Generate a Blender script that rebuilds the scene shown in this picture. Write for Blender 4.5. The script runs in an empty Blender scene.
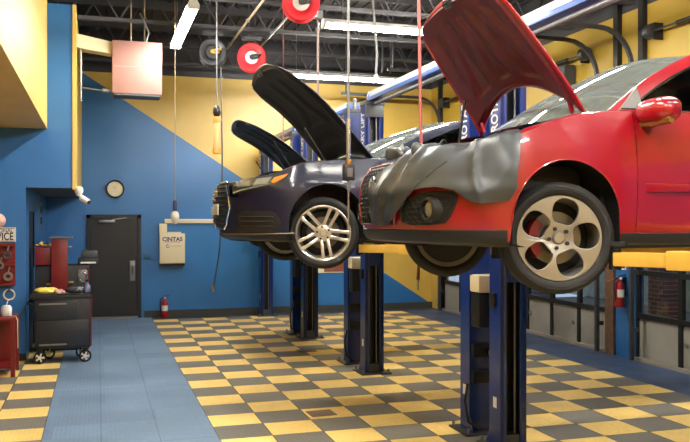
import bpy, bmesh, math, random
from mathutils import Vector, Matrix
R = math.radians
PI = math.pi
rnd = random.Random(7)
scn = bpy.context.scene
COL = scn.collection

# ------------------------------------------------------------------ materials
def lin(c):
    c = c / 255.0
    return c / 12.92 if c <= .04045 else ((c + .055) / 1.055) ** 2.4
def rgb(r, g, b): return (lin(r), lin(g), lin(b), 1)
MATS = {}
def mat(name, col, rough=.5, metal=0, coat=0, emit=None, est=0, noise=0, nscale=8, bump=0, bscale=60, spec=.5):
    if name in MATS: return MATS[name]
    m = bpy.data.materials.new(name); m.use_nodes = True
    nt = m.node_tree; b = nt.nodes['Principled BSDF']
    b.inputs['Base Color'].default_value = rgb(*col)
    b.inputs['Roughness'].default_value = rough
    b.inputs['Metallic'].default_value = metal
    b.inputs['Coat Weight'].default_value = coat
    b.inputs['Coat Roughness'].default_value = .04
    b.inputs['Specular IOR Level'].default_value = spec
    if emit:
        b.inputs['Emission Color'].default_value = rgb(*emit); b.inputs['Emission Strength'].default_value = est
    tc = nt.nodes.new('ShaderNodeTexCoord')
    if noise:
        n = nt.nodes.new('ShaderNodeTexNoise'); n.inputs['Scale'].default_value = nscale; n.inputs['Detail'].default_value = 5
        nt.links.new(tc.outputs['Object'], n.inputs['Vector'])
        r = nt.nodes.new('ShaderNodeMapRange'); r.inputs['From Min'].default_value = .3; r.inputs['From Max'].default_value = .7
        r.inputs['To Min'].default_value = 1 - noise; r.inputs['To Max'].default_value = 1 + noise
        nt.links.new(n.outputs['Fac'], r.inputs['Value'])
        h = nt.nodes.new('ShaderNodeHueSaturation'); h.inputs['Color'].default_value = rgb(*col)
        nt.links.new(r.outputs['Result'], h.inputs['Value']); nt.links.new(h.outputs['Color'], b.inputs['Base Color'])
    if bump:
        n = nt.nodes.new('ShaderNodeTexNoise'); n.inputs['Scale'].default_value = bscale; n.inputs['Detail'].default_value = 4
        nt.links.new(tc.outputs['Object'], n.inputs['Vector'])
        p = nt.nodes.new('ShaderNodeBump'); p.inputs['Strength'].default_value = bump; p.inputs['Distance'].default_value = .01
        nt.links.new(n.outputs['Fac'], p.inputs['Height']); nt.links.new(p.outputs['Normal'], b.inputs['Normal'])
    MATS[name] = m
    return m
def glass_mat(name, tint, alpha, rough=.02, dust=0):
    m = bpy.data.materials.new(name); m.use_nodes = True; nt = m.node_tree
    nt.nodes.remove(nt.nodes['Principled BSDF']); out = nt.nodes['Material Output']
    t = nt.nodes.new('ShaderNodeBsdfTransparent'); t.inputs['Color'].default_value = rgb(*tint)
    g = nt.nodes.new('ShaderNodeBsdfGlossy'); g.inputs['Roughness'].default_value = rough
    ge = nt.nodes.new('ShaderNodeNewGeometry'); dt = nt.nodes.new('ShaderNodeVectorMath'); dt.operation = 'DOT_PRODUCT'
    nt.links.new(ge.outputs['Incoming'], dt.inputs[0]); nt.links.new(ge.outputs['Normal'], dt.inputs[1])
    def mth(op, x, y=None):
        n = nt.nodes.new('ShaderNodeMath'); n.operation = op
        for i, v in enumerate((x, y)):
            if isinstance(v, (int, float)): n.inputs[i].default_value = v
            elif v is not None: nt.links.new(v, n.inputs[i])
        return n
    ab = mth('ABSOLUTE', dt.outputs['Value']); om = mth('SUBTRACT', 1.0, ab.outputs[0]); pw = mth('POWER', om.outputs[0], 5.0)
    a = mth('MULTIPLY_ADD', pw.outputs[0], .94); a.inputs[2].default_value = alpha        # thin-sheet reflectance
    x = nt.nodes.new('ShaderNodeMixShader')
    nt.links.new(a.outputs[0], x.inputs[0]); nt.links.new(t.outputs[0], x.inputs[1]); nt.links.new(g.outputs[0], x.inputs[2])
    if dust:
        d = nt.nodes.new('ShaderNodeBsdfDiffuse'); d.inputs['Color'].default_value = rgb(190, 200, 192)
        y = nt.nodes.new('ShaderNodeMixShader'); y.inputs[0].default_value = dust
        nt.links.new(x.outputs[0], y.inputs[1]); nt.links.new(d.outputs[0], y.inputs[2]); x = y
    nt.links.new(x.outputs[0], out.inputs['Surface'])
    return m

# ------------------------------------------------------------------ mesh builder
class MB:
    def __init__(s): s.v = []; s.f = []; s.flat = set()
    def add(s, vs, fs, flat=False):
        o = len(s.v); s.v += [tuple(p) for p in vs]
        for f in fs:
            if flat: s.flat.add(len(s.f))
            s.f.append([i + o for i in f])
        return s
    def box(s, x0, x1, y0, y1, z0, z1, M=None):
        vs = [Vector((x, y, z)) for z in (z0, z1) for y in (y0, y1) for x in (x0, x1)]
        if M: vs = [M @ p for p in vs]
        return s.add(vs, [(0, 2, 3, 1), (4, 5, 7, 6), (0, 1, 5, 4), (2, 6, 7, 3), (0, 4, 6, 2), (1, 3, 7, 5)], True)
    def bar(s, a, b, w, h=None, up=(0, 0, 1)):
        a = Vector(a); b = Vector(b); d = (b - a); L = d.length; d.normalize(); h = h or w
        u = Vector(up)
        if abs(d.dot(u)) > .99: u = Vector((1, 0, 0))
        r = d.cross(u).normalized(); u = r.cross(d)
        M = Matrix((r, d, u)).transposed().to_4x4(); M.translation = a
        return s.box(-w / 2, w / 2, 0, L, -h / 2, h / 2, M)
    def tube(s, path, r, n=10, closed=False, caps=True):
        P = [Vector(p) for p in path]; m = len(P); rr = r if isinstance(r, (list, tuple)) else [r] * m
        vs = []; prev = None
        for i, p in enumerate(P):
            if closed: t = P[(i + 1) % m] - P[i - 1]
            else: t = P[min(i + 1, m - 1)] - P[max(i - 1, 0)]
            t.normalize()
            if prev is None:
                u = Vector((0, 0, 1)) if abs(t.z) < .9 else Vector((1, 0, 0))
            else: u = prev
            x = t.cross(u).normalized(); u = x.cross(t).normalized(); prev = u
            for k in range(n):
                a = 2 * PI * k / n; vs.append(p + (x * math.cos(a) + u * math.sin(a)) * rr[i])
        fs = []
        for i in range(m if closed else m - 1):
            for k in range(n):
                j = (i + 1) % m
                fs.append((i * n + k, i * n + (k + 1) % n, j * n + (k + 1) % n, j * n + k))
        s.add(vs, fs)
        if caps and not closed:
            o = len(s.v) - m * n
            s.flat.add(len(s.f)); s.f.append([o + k for k in range(n)][::-1])
            s.flat.add(len(s.f)); s.f.append([o + (m - 1) * n + k for k in range(n)])
        return s
    def cyl(s, a, b, r, n=20): return s.tube([a, b], r, n)
    def lathe(s, prof, M=None, n=32, closed=False, caps=False):
        """prof: (radius, height) about local z"""
        vs = []; m = len(prof)
        for r, h in prof:
            for k in range(n):
                a = 2 * PI * k / n; p = Vector((r * math.cos(a), r * math.sin(a), h)); vs.append(M @ p if M else p)
        fs = []
        for i in range(m if closed else m - 1):
            j = (i + 1) % m
            for k in range(n): fs.append((i * n + k, i * n + (k + 1) % n, j * n + (k + 1) % n, j * n + k))
        s.add(vs, fs)
        if caps:
            o = len(s.v) - m * n
            if prof[0][0] > 1e-4: s.flat.add(len(s.f)); s.f.append([o + k for k in range(n)][::-1])
            if prof[-1][0] > 1e-4: s.flat.add(len(s.f)); s.f.append([o + (m - 1) * n + k for k in range(n)])
        return s
    def prism(s, pts, M, t0, t1):
        """outline pts (a,b) in local xy extruded along local z"""
        n = len(pts)
        vs = [M @ Vector((a, b, t0)) for a, b in pts] + [M @ Vector((a, b, t1)) for a, b in pts]
        fs = [list(range(n))[::-1], list(range(n, 2 * n))] + [(i, (i + 1) % n, n + (i + 1) % n, n + i) for i in range(n)]
        return s.add(vs, fs, True)
    def grid(s, fn, nu, nv, thick=0):
        vs = [Vector(fn(i / (nu - 1), j / (nv - 1))) for i in range(nu) for j in range(nv)]
        fs = [(i * nv + j, (i + 1) * nv + j, (i + 1) * nv + j + 1, i * nv + j + 1) for i in range(nu - 1) for j in range(nv - 1)]
        return s.add(vs, fs)
    def pts(s, rows):
        n = len(rows[0]); vs = [p for r in rows for p in r]
        fs = [(i * n + j, (i + 1) * n + j, (i + 1) * n + j + 1, i * n + j + 1) for i in range(len(rows) - 1) for j in range(n - 1)]
        return s.add(vs, fs)
    def mesh(s, name, smooth=True, bevel=0, solid=0, weld=True, normals=True, angle=40):
        me = bpy.data.meshes.new(name); me.from_pydata(s.v, [], s.f)
        bm = bmesh.new(); bm.from_mesh(me)
        if weld: bmesh.ops.remove_doubles(bm, verts=bm.verts, dist=1e-5)
        if normals: bmesh.ops.recalc_face_normals(bm, faces=bm.faces)
        if solid:
            bm.normal_update(); vs0 = bm.verts[:]; fs0 = bm.faces[:]
            be = [(e.verts[0], e.verts[1]) for e in bm.edges if len(e.link_faces) == 1]
            nv = {v: bm.verts.new(v.co + v.normal * solid) for v in vs0}
            for f in fs0: bm.faces.new([nv[v] for v in reversed(f.verts)])
            for a, b in be: bm.faces.new([a, b, nv[b], nv[a]])
            bmesh.ops.recalc_face_normals(bm, faces=bm.faces)
        if bevel:
            es = [e for e in bm.edges if len(e.link_faces) == 2 and e.calc_face_angle(0) > R(35)]
            bmesh.ops.bevel(bm, geom=es, offset=bevel, segments=2, affect='EDGES', profile=.6, clamp_overlap=True)
        for e in bm.edges:
            e.smooth = not (len(e.link_faces) == 2 and e.calc_face_angle(0) > R(angle))
        for f in bm.faces: f.smooth = smooth
        bm.to_mesh(me); bm.free()
        return me

def obj(name, mb, m, parent=None, **kw):
    me = mb.mesh(name, **kw) if isinstance(mb, MB) else mb
    if m is not None:
        me.materials.clear(); me.materials.append(m)
    o = bpy.data.objects.new(name, me); COL.objects.link(o)
    if parent is not None: o.parent = parent
    return o
def tag(o, label, cat, group=None, kind=None):
    o['label'] = label; o['category'] = cat
    if group: o['group'] = group
    if kind: o['kind'] = kind
    return o
def thing(name, label, cat, loc=(0, 0, 0), rz=0, group=None):
    o = bpy.data.objects.new(name, None); COL.objects.link(o)
    o.location = loc; o.rotation_euler = (0, 0, rz); o.empty_display_size = .1
    return tag(o, label, cat, group)
def struct(name, mb, m, label=None, **kw):
    o = obj(name, mb, m, **kw); o['kind'] = 'structure'
    if label: o['label'] = label
    return o
def copy_tree(o, parent=None):
    c = o.copy(); COL.objects.link(c)
    if parent is not None: c.parent = parent
    for ch in [x for x in COL.objects if x.parent == o]: copy_tree(ch, c)
    return c
def text_mesh(txt, size, M, extrude=.001, bold=0):
    cu = bpy.data.curves.new('lettering', 'FONT'); cu.body = txt; cu.size = size; cu.extrude = extrude
    cu.align_x = 'CENTER'; cu.align_y = 'CENTER'; cu.offset = bold
    o = bpy.data.objects.new('lettering', cu); COL.objects.link(o)
    dg = bpy.context.evaluated_depsgraph_get()
    me = bpy.data.meshes.new_from_object(o.evaluated_get(dg)); bpy.data.objects.remove(o)
    me.transform(M); return me
def curve2d_mesh(splines, extrude, bevel=0):
    """filled 2D outline with holes -> mesh in local xy"""
    cu = bpy.data.curves.new('disc', 'CURVE'); cu.dimensions = '2D'; cu.fill_mode = 'BOTH'
    cu.extrude = extrude; cu.bevel_depth = bevel; cu.bevel_resolution = 2
    for pts in splines:
        sp = cu.splines.new('POLY'); sp.points.add(len(pts) - 1); sp.use_cyclic_u = True
        for q, (a, b) in zip(sp.points, pts): q.co = (a, b, 0, 1)
    o = bpy.data.objects.new('disc', cu); COL.objects.link(o)
    dg = bpy.context.evaluated_depsgraph_get()
    me = bpy.data.meshes.new_from_object(o.evaluated_get(dg)); bpy.data.objects.remove(o)
    return me
def lerp(a, b, t): return a + (b - a) * t
def interp(tab, x):
    """smooth (monotone cubic) table lookup"""
    n = len(tab)
    if x <= tab[0][0]: return tab[0][1]
    if x >= tab[-1][0]: return tab[-1][1]
    for i in range(n - 1):
        if x <= tab[i + 1][0]: break
    def sl(k):
        if k <= 0 or k >= n - 1: 
            k0 = max(0, min(n - 2, k if k < n - 1 else n - 2)); return (tab[k0 + 1][1] - tab[k0][1]) / (tab[k0 + 1][0] - tab[k0][0])
        a = (tab[k][1] - tab[k - 1][1]) / (tab[k][0] - tab[k - 1][0]); b = (tab[k + 1][1] - tab[k][1]) / (tab[k + 1][0] - tab[k][0])
        return 0 if a * b <= 0 else 2 * a * b / (a + b)
    x0, y0 = tab[i]; x1, y1 = tab[i + 1]; h = x1 - x0; t = (x - x0) / h
    m0, m1 = sl(i) * h, sl(i + 1) * h
    return (2*t**3-3*t*t+1)*y0 + (t**3-2*t*t+t)*m0 + (-2*t**3+3*t*t)*y1 + (t**3-t*t)*m1
# ------------------------------------------------------------------ car body surface
# car frame: x = u forward, y = v to the car's left, z = w up, origin on the ground under the front axle (wheels at rest)
class Body:
    def __init__(s, p):
        s.p = p
        pts = []
        n = p['n']; uc = p['uc']; uf = p['uf']; HW = p['hw']
        N = 60
        for i in range(N + 1):
            th = PI / 2 * i / N
            pts.append((uc + (uf - uc) * math.cos(th) ** (2 / n), HW * math.sin(th) ** (2 / n)))
        u = uc; urc = p['urc']; ur = p['ur']
        while u > urc + .1: u -= .08; pts.append((u, HW - max(0, (-1.2 - u)) ** 2 * p.get('rt', .01)))
        hr = HW - max(0, (-1.2 - urc)) ** 2 * p.get('rt', .01)
        for i in range(N + 1):
            th = PI / 2 * (1 - i / N)
            pts.append((urc + (ur - urc) * math.cos(th) ** (2 / 3.2), hr * math.sin(th) ** (2 / 3.2)))
        s.o = pts; s.L = [0]
        for a, b in zip(pts, pts[1:]): s.L.append(s.L[-1] + math.hypot(b[0] - a[0], b[1] - a[1]))
    def base(s, t):
        sg = 1 if t >= 0 else -1; t = abs(t); L = s.L
        lo, hi = 0, len(L) - 1
        while hi - lo > 1:
            m = (lo + hi) // 2
            if L[m] <= t: lo = m
            else: hi = m
        q = (t - L[lo]) / max(1e-9, L[hi] - L[lo]); a, b = s.o[lo], s.o[hi]
        return a[0] + (b[0] - a[0]) * q, sg * (a[1] + (b[1] - a[1]) * q)
    def s_of_u(s, u):
        lo, hi = 0.0, s.L[-1]
        for _ in range(50):
            m = (lo + hi) / 2
            if s.base(m)[0] > u: lo = m
            else: hi = m
        return lo
    def top(s, u): return interp(s.p['top'], u)
    def bot(s, u): return interp(s.p['bot'], u)
    def pt(s, t, w):
        u0, v0 = s.base(t); p = s.p; wt = s.top(u0)
        ex = max(0, w - wt); w2 = min(w, wt)
        k = (interp(p['nose'], w2) - p['uc']) / (p['uf'] - p['uc'])
        kr = (interp(p['tail'], w2) - p['urc']) / (p['ur'] - p['urc'])
        u = p['uc'] + (u0 - p['uc']) * k if u0 > p['uc'] else (p['urc'] + (u0 - p['urc']) * kr if u0 < p['urc'] else u0)
        v = v0 * interp(p['tum'], w2)
        if ex:                                   # over the crest and inwards
            d = 1e-3; a = s.base(t - d); b = s.base(t + d)
            nx, ny = -(b[1] - a[1]), (b[0] - a[0]); l = math.hypot(nx, ny); nx /= l; ny /= l
            if nx * u0 + ny * v0 > 0 and u0 > p['uc']: nx, ny = -nx, -ny
            if u0 <= p['uc'] and ny * v0 > 0: nx, ny = -nx, -ny
            h = .014 * math.sin(min(ex / .08, 1) * PI * .5)
            return Vector((u + nx * ex, v + ny * ex, w2 + h))
        return Vector((u, v, w2))
    def nrm(s, t, w):
        d = 2e-3
        a = s.pt(t + d, w) - s.pt(t - d, w); b = s.pt(t, w + d) - s.pt(t, w - d)
        n = a.cross(b)
        if n.length < 1e-12: return Vector((1, 0, 0))
        n.normalize(); c = s.pt(t, w) - Vector((min(s.p['uc'], max(s.p['urc'], s.pt(t, w).x)) - .0, 0, .3))
        if n.dot(c) < 0: n = -n
        return n
    def off(s, t, w, d): return s.pt(t, w) + s.nrm(t, w) * d
    def panel(s, ts, rows, skip=None):
        """grid of pts: ts list of s; rows fn(t)->list of w"""
        return [[s.pt(t, w) for w in rows(t)] for t in ts]
    def patch(s, outline, d, mb=None, rings=6, sub=3, dome=0):
        """filled star-shaped patch on the surface, outline in (s,w)"""
        mb = mb or MB(); o = []
        for a, b in zip(outline, outline[1:] + outline[:1]):
            for k in range(sub): o.append((lerp(a[0], b[0], k / sub), lerp(a[1], b[1], k / sub)))
        cx = sum(a for a, b in o) / len(o); cy = sum(b for a, b in o) / len(o); n = len(o)
        vs = [s.off(cx, cy, d + dome)]
        for r in range(1, rings + 1):
            q = r / rings
            for a, b in o: vs.append(s.off(cx + (a - cx) * q, cy + (b - cy) * q, d + dome * (1 - q * q)))
        for a, b in o: vs.append(s.off(a, b, -.004))
        fs = [(0, 1 + k, 1 + (k + 1) % n) for k in range(n)]
        for r in range(rings):
            A = 1 + r * n; B = A + n
            for k in range(n): fs.append((A + k, A + (k + 1) % n, B + (k + 1) % n, B + k))
        return mb.add(vs, fs)
    def line(s, path, d, r, mb=None, n=6, sub=6, closed=False):
        mb = mb or MB(); o = []
        seg = list(zip(path, path[1:] + path[:1])) if closed else list(zip(path, path[1:]))
        for a, b in seg:
            for k in range(sub): o.append((lerp(a[0], b[0], k / sub), lerp(a[1], b[1], k / sub)))
        if not closed: o.append(path[-1])
        return mb.tube([s.off(a, b, d) for a, b in o], r, n, closed)

HATCH = dict(n=2.5, uc=.22, uf=.87, hw=.88, urc=-2.95, ur=-3.34, rt=.012,
    top=[(-3.4, .98), (-2.9, 1.02), (-2.0, .995), (-1.2, .975), (-.5, .975), (-.2, .955), (.05, .895), (.25, .835), (.45, .785), (.6, .75), (.78, .715), (.88, .695)],
    bot=[(-3.4, .26), (-2.9, .22), (-2.0, .20), (-.5, .20), (.3, .20), (.88, .19)],
    nose=[(.15, .76), (.20, .81), (.28, .85), (.38, .87), (.50, .868), (.58, .85), (.66, .80), (.72, .745), (.80, .66), (1.0, .5)],
    tail=[(.2, -3.28), (.35, -3.34), (.6, -3.33), (.8, -3.27), (1.05, -3.2)],
    tum=[(.18, .955), (.24, .972), (.32, .985), (.45, .995), (.56, 1.0), (.70, .992), (.84, .972), (.93, .95), (1.05, .915)],
    wc=.320, R=.352, wb=-2.578, rad=.325)
SEDAN = dict(n=2.35, uc=.20, uf=.91, hw=.932, urc=-3.4, ur=-3.96, rt=.012,
    top=[(-4.0, .98), (-3.4, 1.03), (-2.4, 1.0), (-1.2, .985), (-.5, .975), (-.2, .96), (.1, .935), (.35, .89), (.6, .81), (.82, .77), (.98, .755)],
    bot=[(-4.0, .26), (-3.4, .22), (-2.4, .20), (-.5, .20), (.3, .20), (.98, .18)],
    nose=[(.15, .78), (.20, .84), (.28, .89), (.38, .91), (.60, .91), (.70, .895), (.76, .86), (.82, .80), (1.0, .65)],
    tail=[(.2, -3.9), (.35, -3.96), (.6, -3.95), (.8, -3.93), (1.05, -3.86)],
    tum=[(.18, .955), (.24, .972), (.32, .985), (.45, .995), (.56, 1.0), (.72, .995), (.80, .975), (.93, .95), (1.05, .92)],
    wc=.340, R=.382, wb=-2.91, rad=.342)
# ------------------------------------------------------------------ wheels
AX = Matrix.Rotation(-PI / 2, 4, 'X')            # local z -> +y (outwards on the left side)
def tire_mb(R0, rim, w):
    h = w / 2; m = MB()
    prof = [(rim - .004, -h * .80), (rim + .012, -h * .95), (lerp(rim, R0, .45), -h), (R0 - .022, -h * .93), (R0 - .006, -h * .74)]
    for g in (-.55, -.18, .18, .55):
        c = g * h; prof += [(R0 - .001, c - .010), (R0 - .009, c - .006), (R0 - .009, c + .006), (R0 - .001, c + .010)]
    prof += [(R0 - .006, h * .74), (R0 - .022, h * .93), (lerp(rim, R0, .62), h * .995), (lerp(rim, R0, .60), h * 1.01), (lerp(rim, R0, .40), h * 1.01), (lerp(rim, R0, .38), h * .99), (rim + .012, h * .95), (rim - .004, h * .80)]
    return m.lathe(prof, AX, 72, closed=False)
def barrel_mb(rim, w):
    h = w / 2
    return MB().lathe([(rim, h * .86), (rim - .002, h * .90), (rim - .012, h * .90), (rim - .020, h * .72), (rim - .030, h * .3), (rim - .032, -h * .8), (rim, -h * .86), (rim, h * .86)], AX, 64)
def hole_pts(rc, hw, r0, r1, a, n=28):
    """rounded opening, narrow towards the hub"""
    o = []
    for k in range(n):
        t = 2 * PI * k / n; c, s_ = math.cos(t), math.sin(t)
        rr = lerp(r0, r1, .5) + (r1 - r0) / 2 * math.copysign(abs(c) ** .80, c)
        q = (rr - r0) / (r1 - r0)
        tt = hw * math.copysign(abs(s_) ** .80, s_) * lerp(.78, 1.06, q)
        x, y = rr * math.cos(tt / rr), rr * math.sin(tt / rr)
        o.append((x * math.cos(a) - y * math.sin(a), x * math.sin(a) + y * math.cos(a)))
    return o
def circle(r, n=72): return [(r * math.cos(2 * PI * k / n), r * math.sin(2 * PI * k / n)) for k in range(n)]
def make_wheel(car, name, kind, pos, side, steer, spin, R0, rim, w, M):
    """side +1 left, -1 right"""
    h = w / 2
    if kind == 'five_hole':
        me = curve2d_mesh([circle(rim - .008)] + [hole_pts(0, .086, rim * .33, rim * .955, spin + k * 2 * PI / 5) for k in range(5)], .006, .004)
        bm = bmesh.new(); bm.from_mesh(me)
        bmesh.ops.subdivide_edges(bm, edges=[e for e in bm.edges if e.calc_length() > .03], cuts=2, use_grid_fill=True)
        for v in bm.verts:
            r = math.hypot(v.co.x, v.co.y) / rim; v.co.z += h * .80 - .030 * max(0, 1 - r) ** 1 + .012 * math.sin(min(1, r) * PI)
        for f in bm.faces: f.smooth = True
        bmesh.ops.transform(bm, matrix=AX, verts=bm.verts); bm.to_mesh(me); bm.free()
        mb = barrel_mb(rim, w); bar = mb.mesh('barrel')
        bm = bmesh.new(); bm.from_mesh(me); bm.from_mesh(bar)
        for e in bm.edges: e.smooth = not (len(e.link_faces) == 2 and e.calc_face_angle(0) > R(35))
        for f in bm.faces: f.smooth = True
        bm.to_mesh(me); bm.free(); me.name = 'wheel'
        wh = obj('wheel', me, M['rim'], car)
    else:
        mb = barrel_mb(rim, w)
        for k in range(5):
            for sg in (-1, 1):
                a = spin + k * 2 * PI / 5
                def sp(r, off, z): 
                    x, y = r, off
                    return AX @ Vector((x * math.cos(a) - y * math.sin(a), x * math.sin(a) + y * math.cos(a), z))
                rows = []
                for r, o_, hw, z in ((.050, .030, .020, h * .55), (.10, .031, .016, h * .70), (.16, .035, .015, h * .80), (.205, .038, .016, h * .84), (rim - .010, .040, .022, h * .84)):
                    o_ *= sg
                    rows.append([sp(r, o_ - hw, z - .028), sp(r, o_ - hw, z - .004), sp(r, o_ - hw * .7, z), sp(r, o_ + hw * .7, z), sp(r, o_ + hw, z - .004), sp(r, o_ + hw, z - .028)])
                mb.pts(rows)
        mb.lathe([(.0, h * .66), (.05, h * .66), (.078, h * .60), (.082, h * .45), (.082, h * .2)], AX, 40)
        mb.lathe([(rim - .016, h * .86), (rim - .004, h * .93), (rim + .004, h * .90), (rim - .002, h * .80)], AX, 64)
        wh = obj('wheel', mb, M['rim'], car)
    wh.location = pos
    wh.rotation_euler = (0, 0, steer + (0 if side > 0 else PI))
    obj('tire', tire_mb(R0, rim, w), M['tire'], wh)
    cap = MB().lathe([(.0, .012), (.028, .011), (.034, .004), (.035, -.01)], Matrix.Translation((0, h * .62 if kind != 'five_hole' else h * .80 - .002, 0)) @ AX, 28)
    obj('center_cap', cap, M['rim'], wh)
    for k in range(5):
        a = spin + PI / 5 * (1 if kind == 'five_hole' else 1) + k * 2 * PI / 5; rr = .057
        z = h * .80 + .003 if kind == 'five_hole' else h * .62
        obj('lug_bolt', MB().cyl(AX @ Vector((rr * math.cos(a), rr * math.sin(a), z - .03)), AX @ Vector((rr * math.cos(a), rr * math.sin(a), z + .004)), .0115, 10), M['black'], wh)
    obj('brake_disc', MB().lathe([(.07, -.03), (.155, -.03), (.155, -.008), (.085, -.008), (.080, .02), (.0, .02)], AX, 40), M['disc'], wh)
    obj('dust_shield', MB().lathe([(.0, -.085), (.21, -.085), (.225, -.06)], AX, 36), M['black'], wh)
    cm = MB()
    cal = []
    for k in range(9):
        a = R(-46) + R(92) * k / 8
        cal.append([AX @ Vector((r * math.cos(a), r * math.sin(a), z)) for r, z in ((.105, .016), (.155, .016), (.165, .0), (.165, -.07), (.105, -.07), (.105, .016))])
    cm.pts(cal); obj('brake_caliper', cm, M['caliper'], wh)
    return wh

# ------------------------------------------------------------------ a whole car
def make_car(B, root, M, wheel_kind, rim, droop, spins, steer, hood_angle, hinge_u, nose_u, hood_hw, doors, split_w, green, cutrows=True):
    p = B.p; Rr = p['R']; wc = p['wc']; wm = wc
    sA = B.s_of_u(Rr); sB = B.s_of_u(-Rr); sC = B.s_of_u(p['wb'] + Rr); sD = B.s_of_u(p['wb'] - Rr); sE = B.L[-1]
    arch = lambda u, c: wc + math.sqrt(max(0, Rr * Rr - (u - c) ** 2))
    nl, nm, nu = 4, 6, 5
    def rows(t, lo=True, c=None, part='all'):
        u = B.base(t)[0]; b, tp = B.bot(u), B.top(u)
        a = wm; ws = split_w
        if c is not None: a = max(wm, arch(u, c)); ws = max(split_w, a + .03)
        ws = min(ws, tp - .03)
        L = []
        if lo and part != 'up': L += [lerp(b, wm, k / nl) for k in range(nl)]
        if part != 'up': L += [lerp(a, ws, k / nm) for k in range(nm)]
        if part != 'low': L += [lerp(ws, tp, k / nu) for k in range(nu)] + [tp, tp + .012, tp + .03, tp + .055, tp + .085]
        else: L.append(ws)
        return L
    def seg(s0, s1, n, cosine=False):
        return [s0 + (s1 - s0) * ((1 - math.cos(PI * k / n)) / 2 if cosine else k / n) for k in range(n + 1)]
    def archseg(c, s0, s1, n=26):
        us = [c + Rr * math.cos(PI * k / n) for k in range(n + 1)]
        return [B.s_of_u(u) if 0 < k < n else (s0 if k == 0 else s1) for k, u in enumerate(us)]
    def mir(L, sg): return L if sg > 0 else [-t for t in L]
    # front bumper across both sides
    nose = seg(0, sA, 34); full = [-t for t in nose[:0:-1]] + nose
    fb = MB().pts(B.panel(full, lambda t: rows(abs(t), part='low')))
    o = obj('front_bumper', fb, M['paint'], root)
    # upper nose strip (bonnet landing) with fenders
    for sg in (1, -1):
        f = MB()
        f.pts(B.panel(mir(seg(sA * .52, sA, 16), sg), lambda t: rows(abs(t), part='up')))
        f.pts(B.panel(mir(archseg(0, sA, sB), sg), lambda t: rows(abs(t), lo=False, c=0)))
        dfront = B.s_of_u(doors[0][0] + .004)
        f.pts(B.panel(mir(seg(sB, dfront, 5), sg), lambda t: rows(abs(t))))
        # arch lip and liner
        au = archseg(0, sA, sB, 30)
        lipA = [B.off(t * sg, max(wm, arch(B.base(t)[0], 0)), .003) for t in au]
        f.tube(lipA, .0045, 6)
        obj('front_fender', f, M['paint'], root)
        ln = []
        for t in au:
            q = B.pt(t * sg, max(wm, arch(B.base(t)[0], 0)))
            cx = q.copy(); cx.x *= 1.0
            ln.append([q, Vector((q.x, sg * (abs(q.y) - .16), q.z + .03)), Vector((q.x, sg * (abs(q.y) - .34), q.z + .03)), Vector((0, sg * (abs(q.y) - .36), wc + .0))])
        l0 = ln[0]; l1 = ln[-1]
        dn = lambda r: [Vector((a.x, a.y, B.bot(.3) - .02)) for a in r]
        ln = [dn(l0)] + ln + [dn(l1)]
        obj('wheel_liner', MB().pts(ln), M['black'], root)
        # mid / doors / rear
        for i, (u0, u1) in enumerate(doors):
            d = MB().pts(B.panel(mir(seg(B.s_of_u(u0), B.s_of_u(u1), 14), sg), lambda t: rows(abs(t))))
            dd = obj('door', d, M['paint'], root)
            um = lerp(u0, u1, .83); hp = B.off(sg * B.s_of_u(um), .80, .03)
            obj('door_handle', MB().tube([B.off(sg * B.s_of_u(um + .09), .80, .0), B.off(sg * B.s_of_u(um + .07), .80, .035), B.off(sg * B.s_of_u(um - .07), .80, .035), B.off(sg * B.s_of_u(um - .09), .80, 0)], .013, 8), M['paint'], dd)
            if p is HATCH:
                a = B.s_of_u(u0 - .055); b = B.s_of_u(u1 + .03)
                mo = MB()
                prof = [(-.027, .002), (-.023, .018), (0, .024), (.023, .018), (.027, .002)]
                mo.pts([[B.off(sg * lerp(a, b, k / 12), .515 + .012 * k / 12 + dw, dd_ * (0.15 if k in (0, 12) else 1)) for dw, dd_ in prof] for k in range(13)])
                obj('door_moulding', mo, M['paint'], dd)
            else:
                obj('door_crease', B.line([(sg * B.s_of_u(u0 - .02), .78), (sg * B.s_of_u(u1 + .02), .80)], .0, .006), M['paint'], dd)
        q = MB()
        dr = B.s_of_u(doors[-1][1] - .004)
        if dr < sC: q.pts(B.panel(mir(seg(dr, sC, 5), sg), lambda t: rows(abs(t))))
        cw = p['wb']
        q.pts(B.panel(mir(archseg(cw, sC, sD), sg), lambda t: rows(abs(t), lo=False, c=cw)))
        q.pts(B.panel(mir(seg(sD, sE, 26), sg), lambda t: rows(abs(t))))
        obj('rear_quarter', q, M['paint'], root)
        ln = []
        for t in archseg(cw, sC, sD, 24):
            a = B.pt(t * sg, max(wm, arch(B.base(t)[0], cw)))
            ln.append([a, Vector((a.x, sg * (abs(a.y) - .34), a.z + .02)), Vector((cw, sg * (abs(a.y) - .36), wc))])
        obj('wheel_liner', MB().pts(ln), M['black'], root)
        # sill trim
        ts = seg(sB + .01, sC - .01, 20)
        ub = lambda t: B.bot(B.base(t)[0])
        obj('sill', MB().pts([[B.pt(sg * t, ub(t) - .01) + Vector((0, -sg * .10, -.02)), B.off(sg * t, ub(t) - .01, .006), B.off(sg * t, ub(t) + .02, .010), B.off(sg * t, ub(t) + .045, .008), B.off(sg * t, ub(t) + .05, -.002)] for t in ts]), M['trim'], root)
    # lower front lip
    ts = full
    bt = .265 if p is HATCH else .235
    obj('front_lip', MB().pts([[B.pt(t, .20) * 1.0 + Vector((-.12, 0, -.03)), B.off(t, .20, .008), B.off(t, .235, .012), B.off(t, bt, .008), B.off(t, bt + .004, -.004)] for t in ts if abs(t) <= sA - .015]), M['trim'], root)
    # underside
    un = MB(); hw = p['hw']
    un.box(p['wb'] - .7, -.42, -hw + .08, hw - .08, .20, .26)
    un.box(-.42, .45, -hw + .42, hw - .42, .17, .5)
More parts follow.
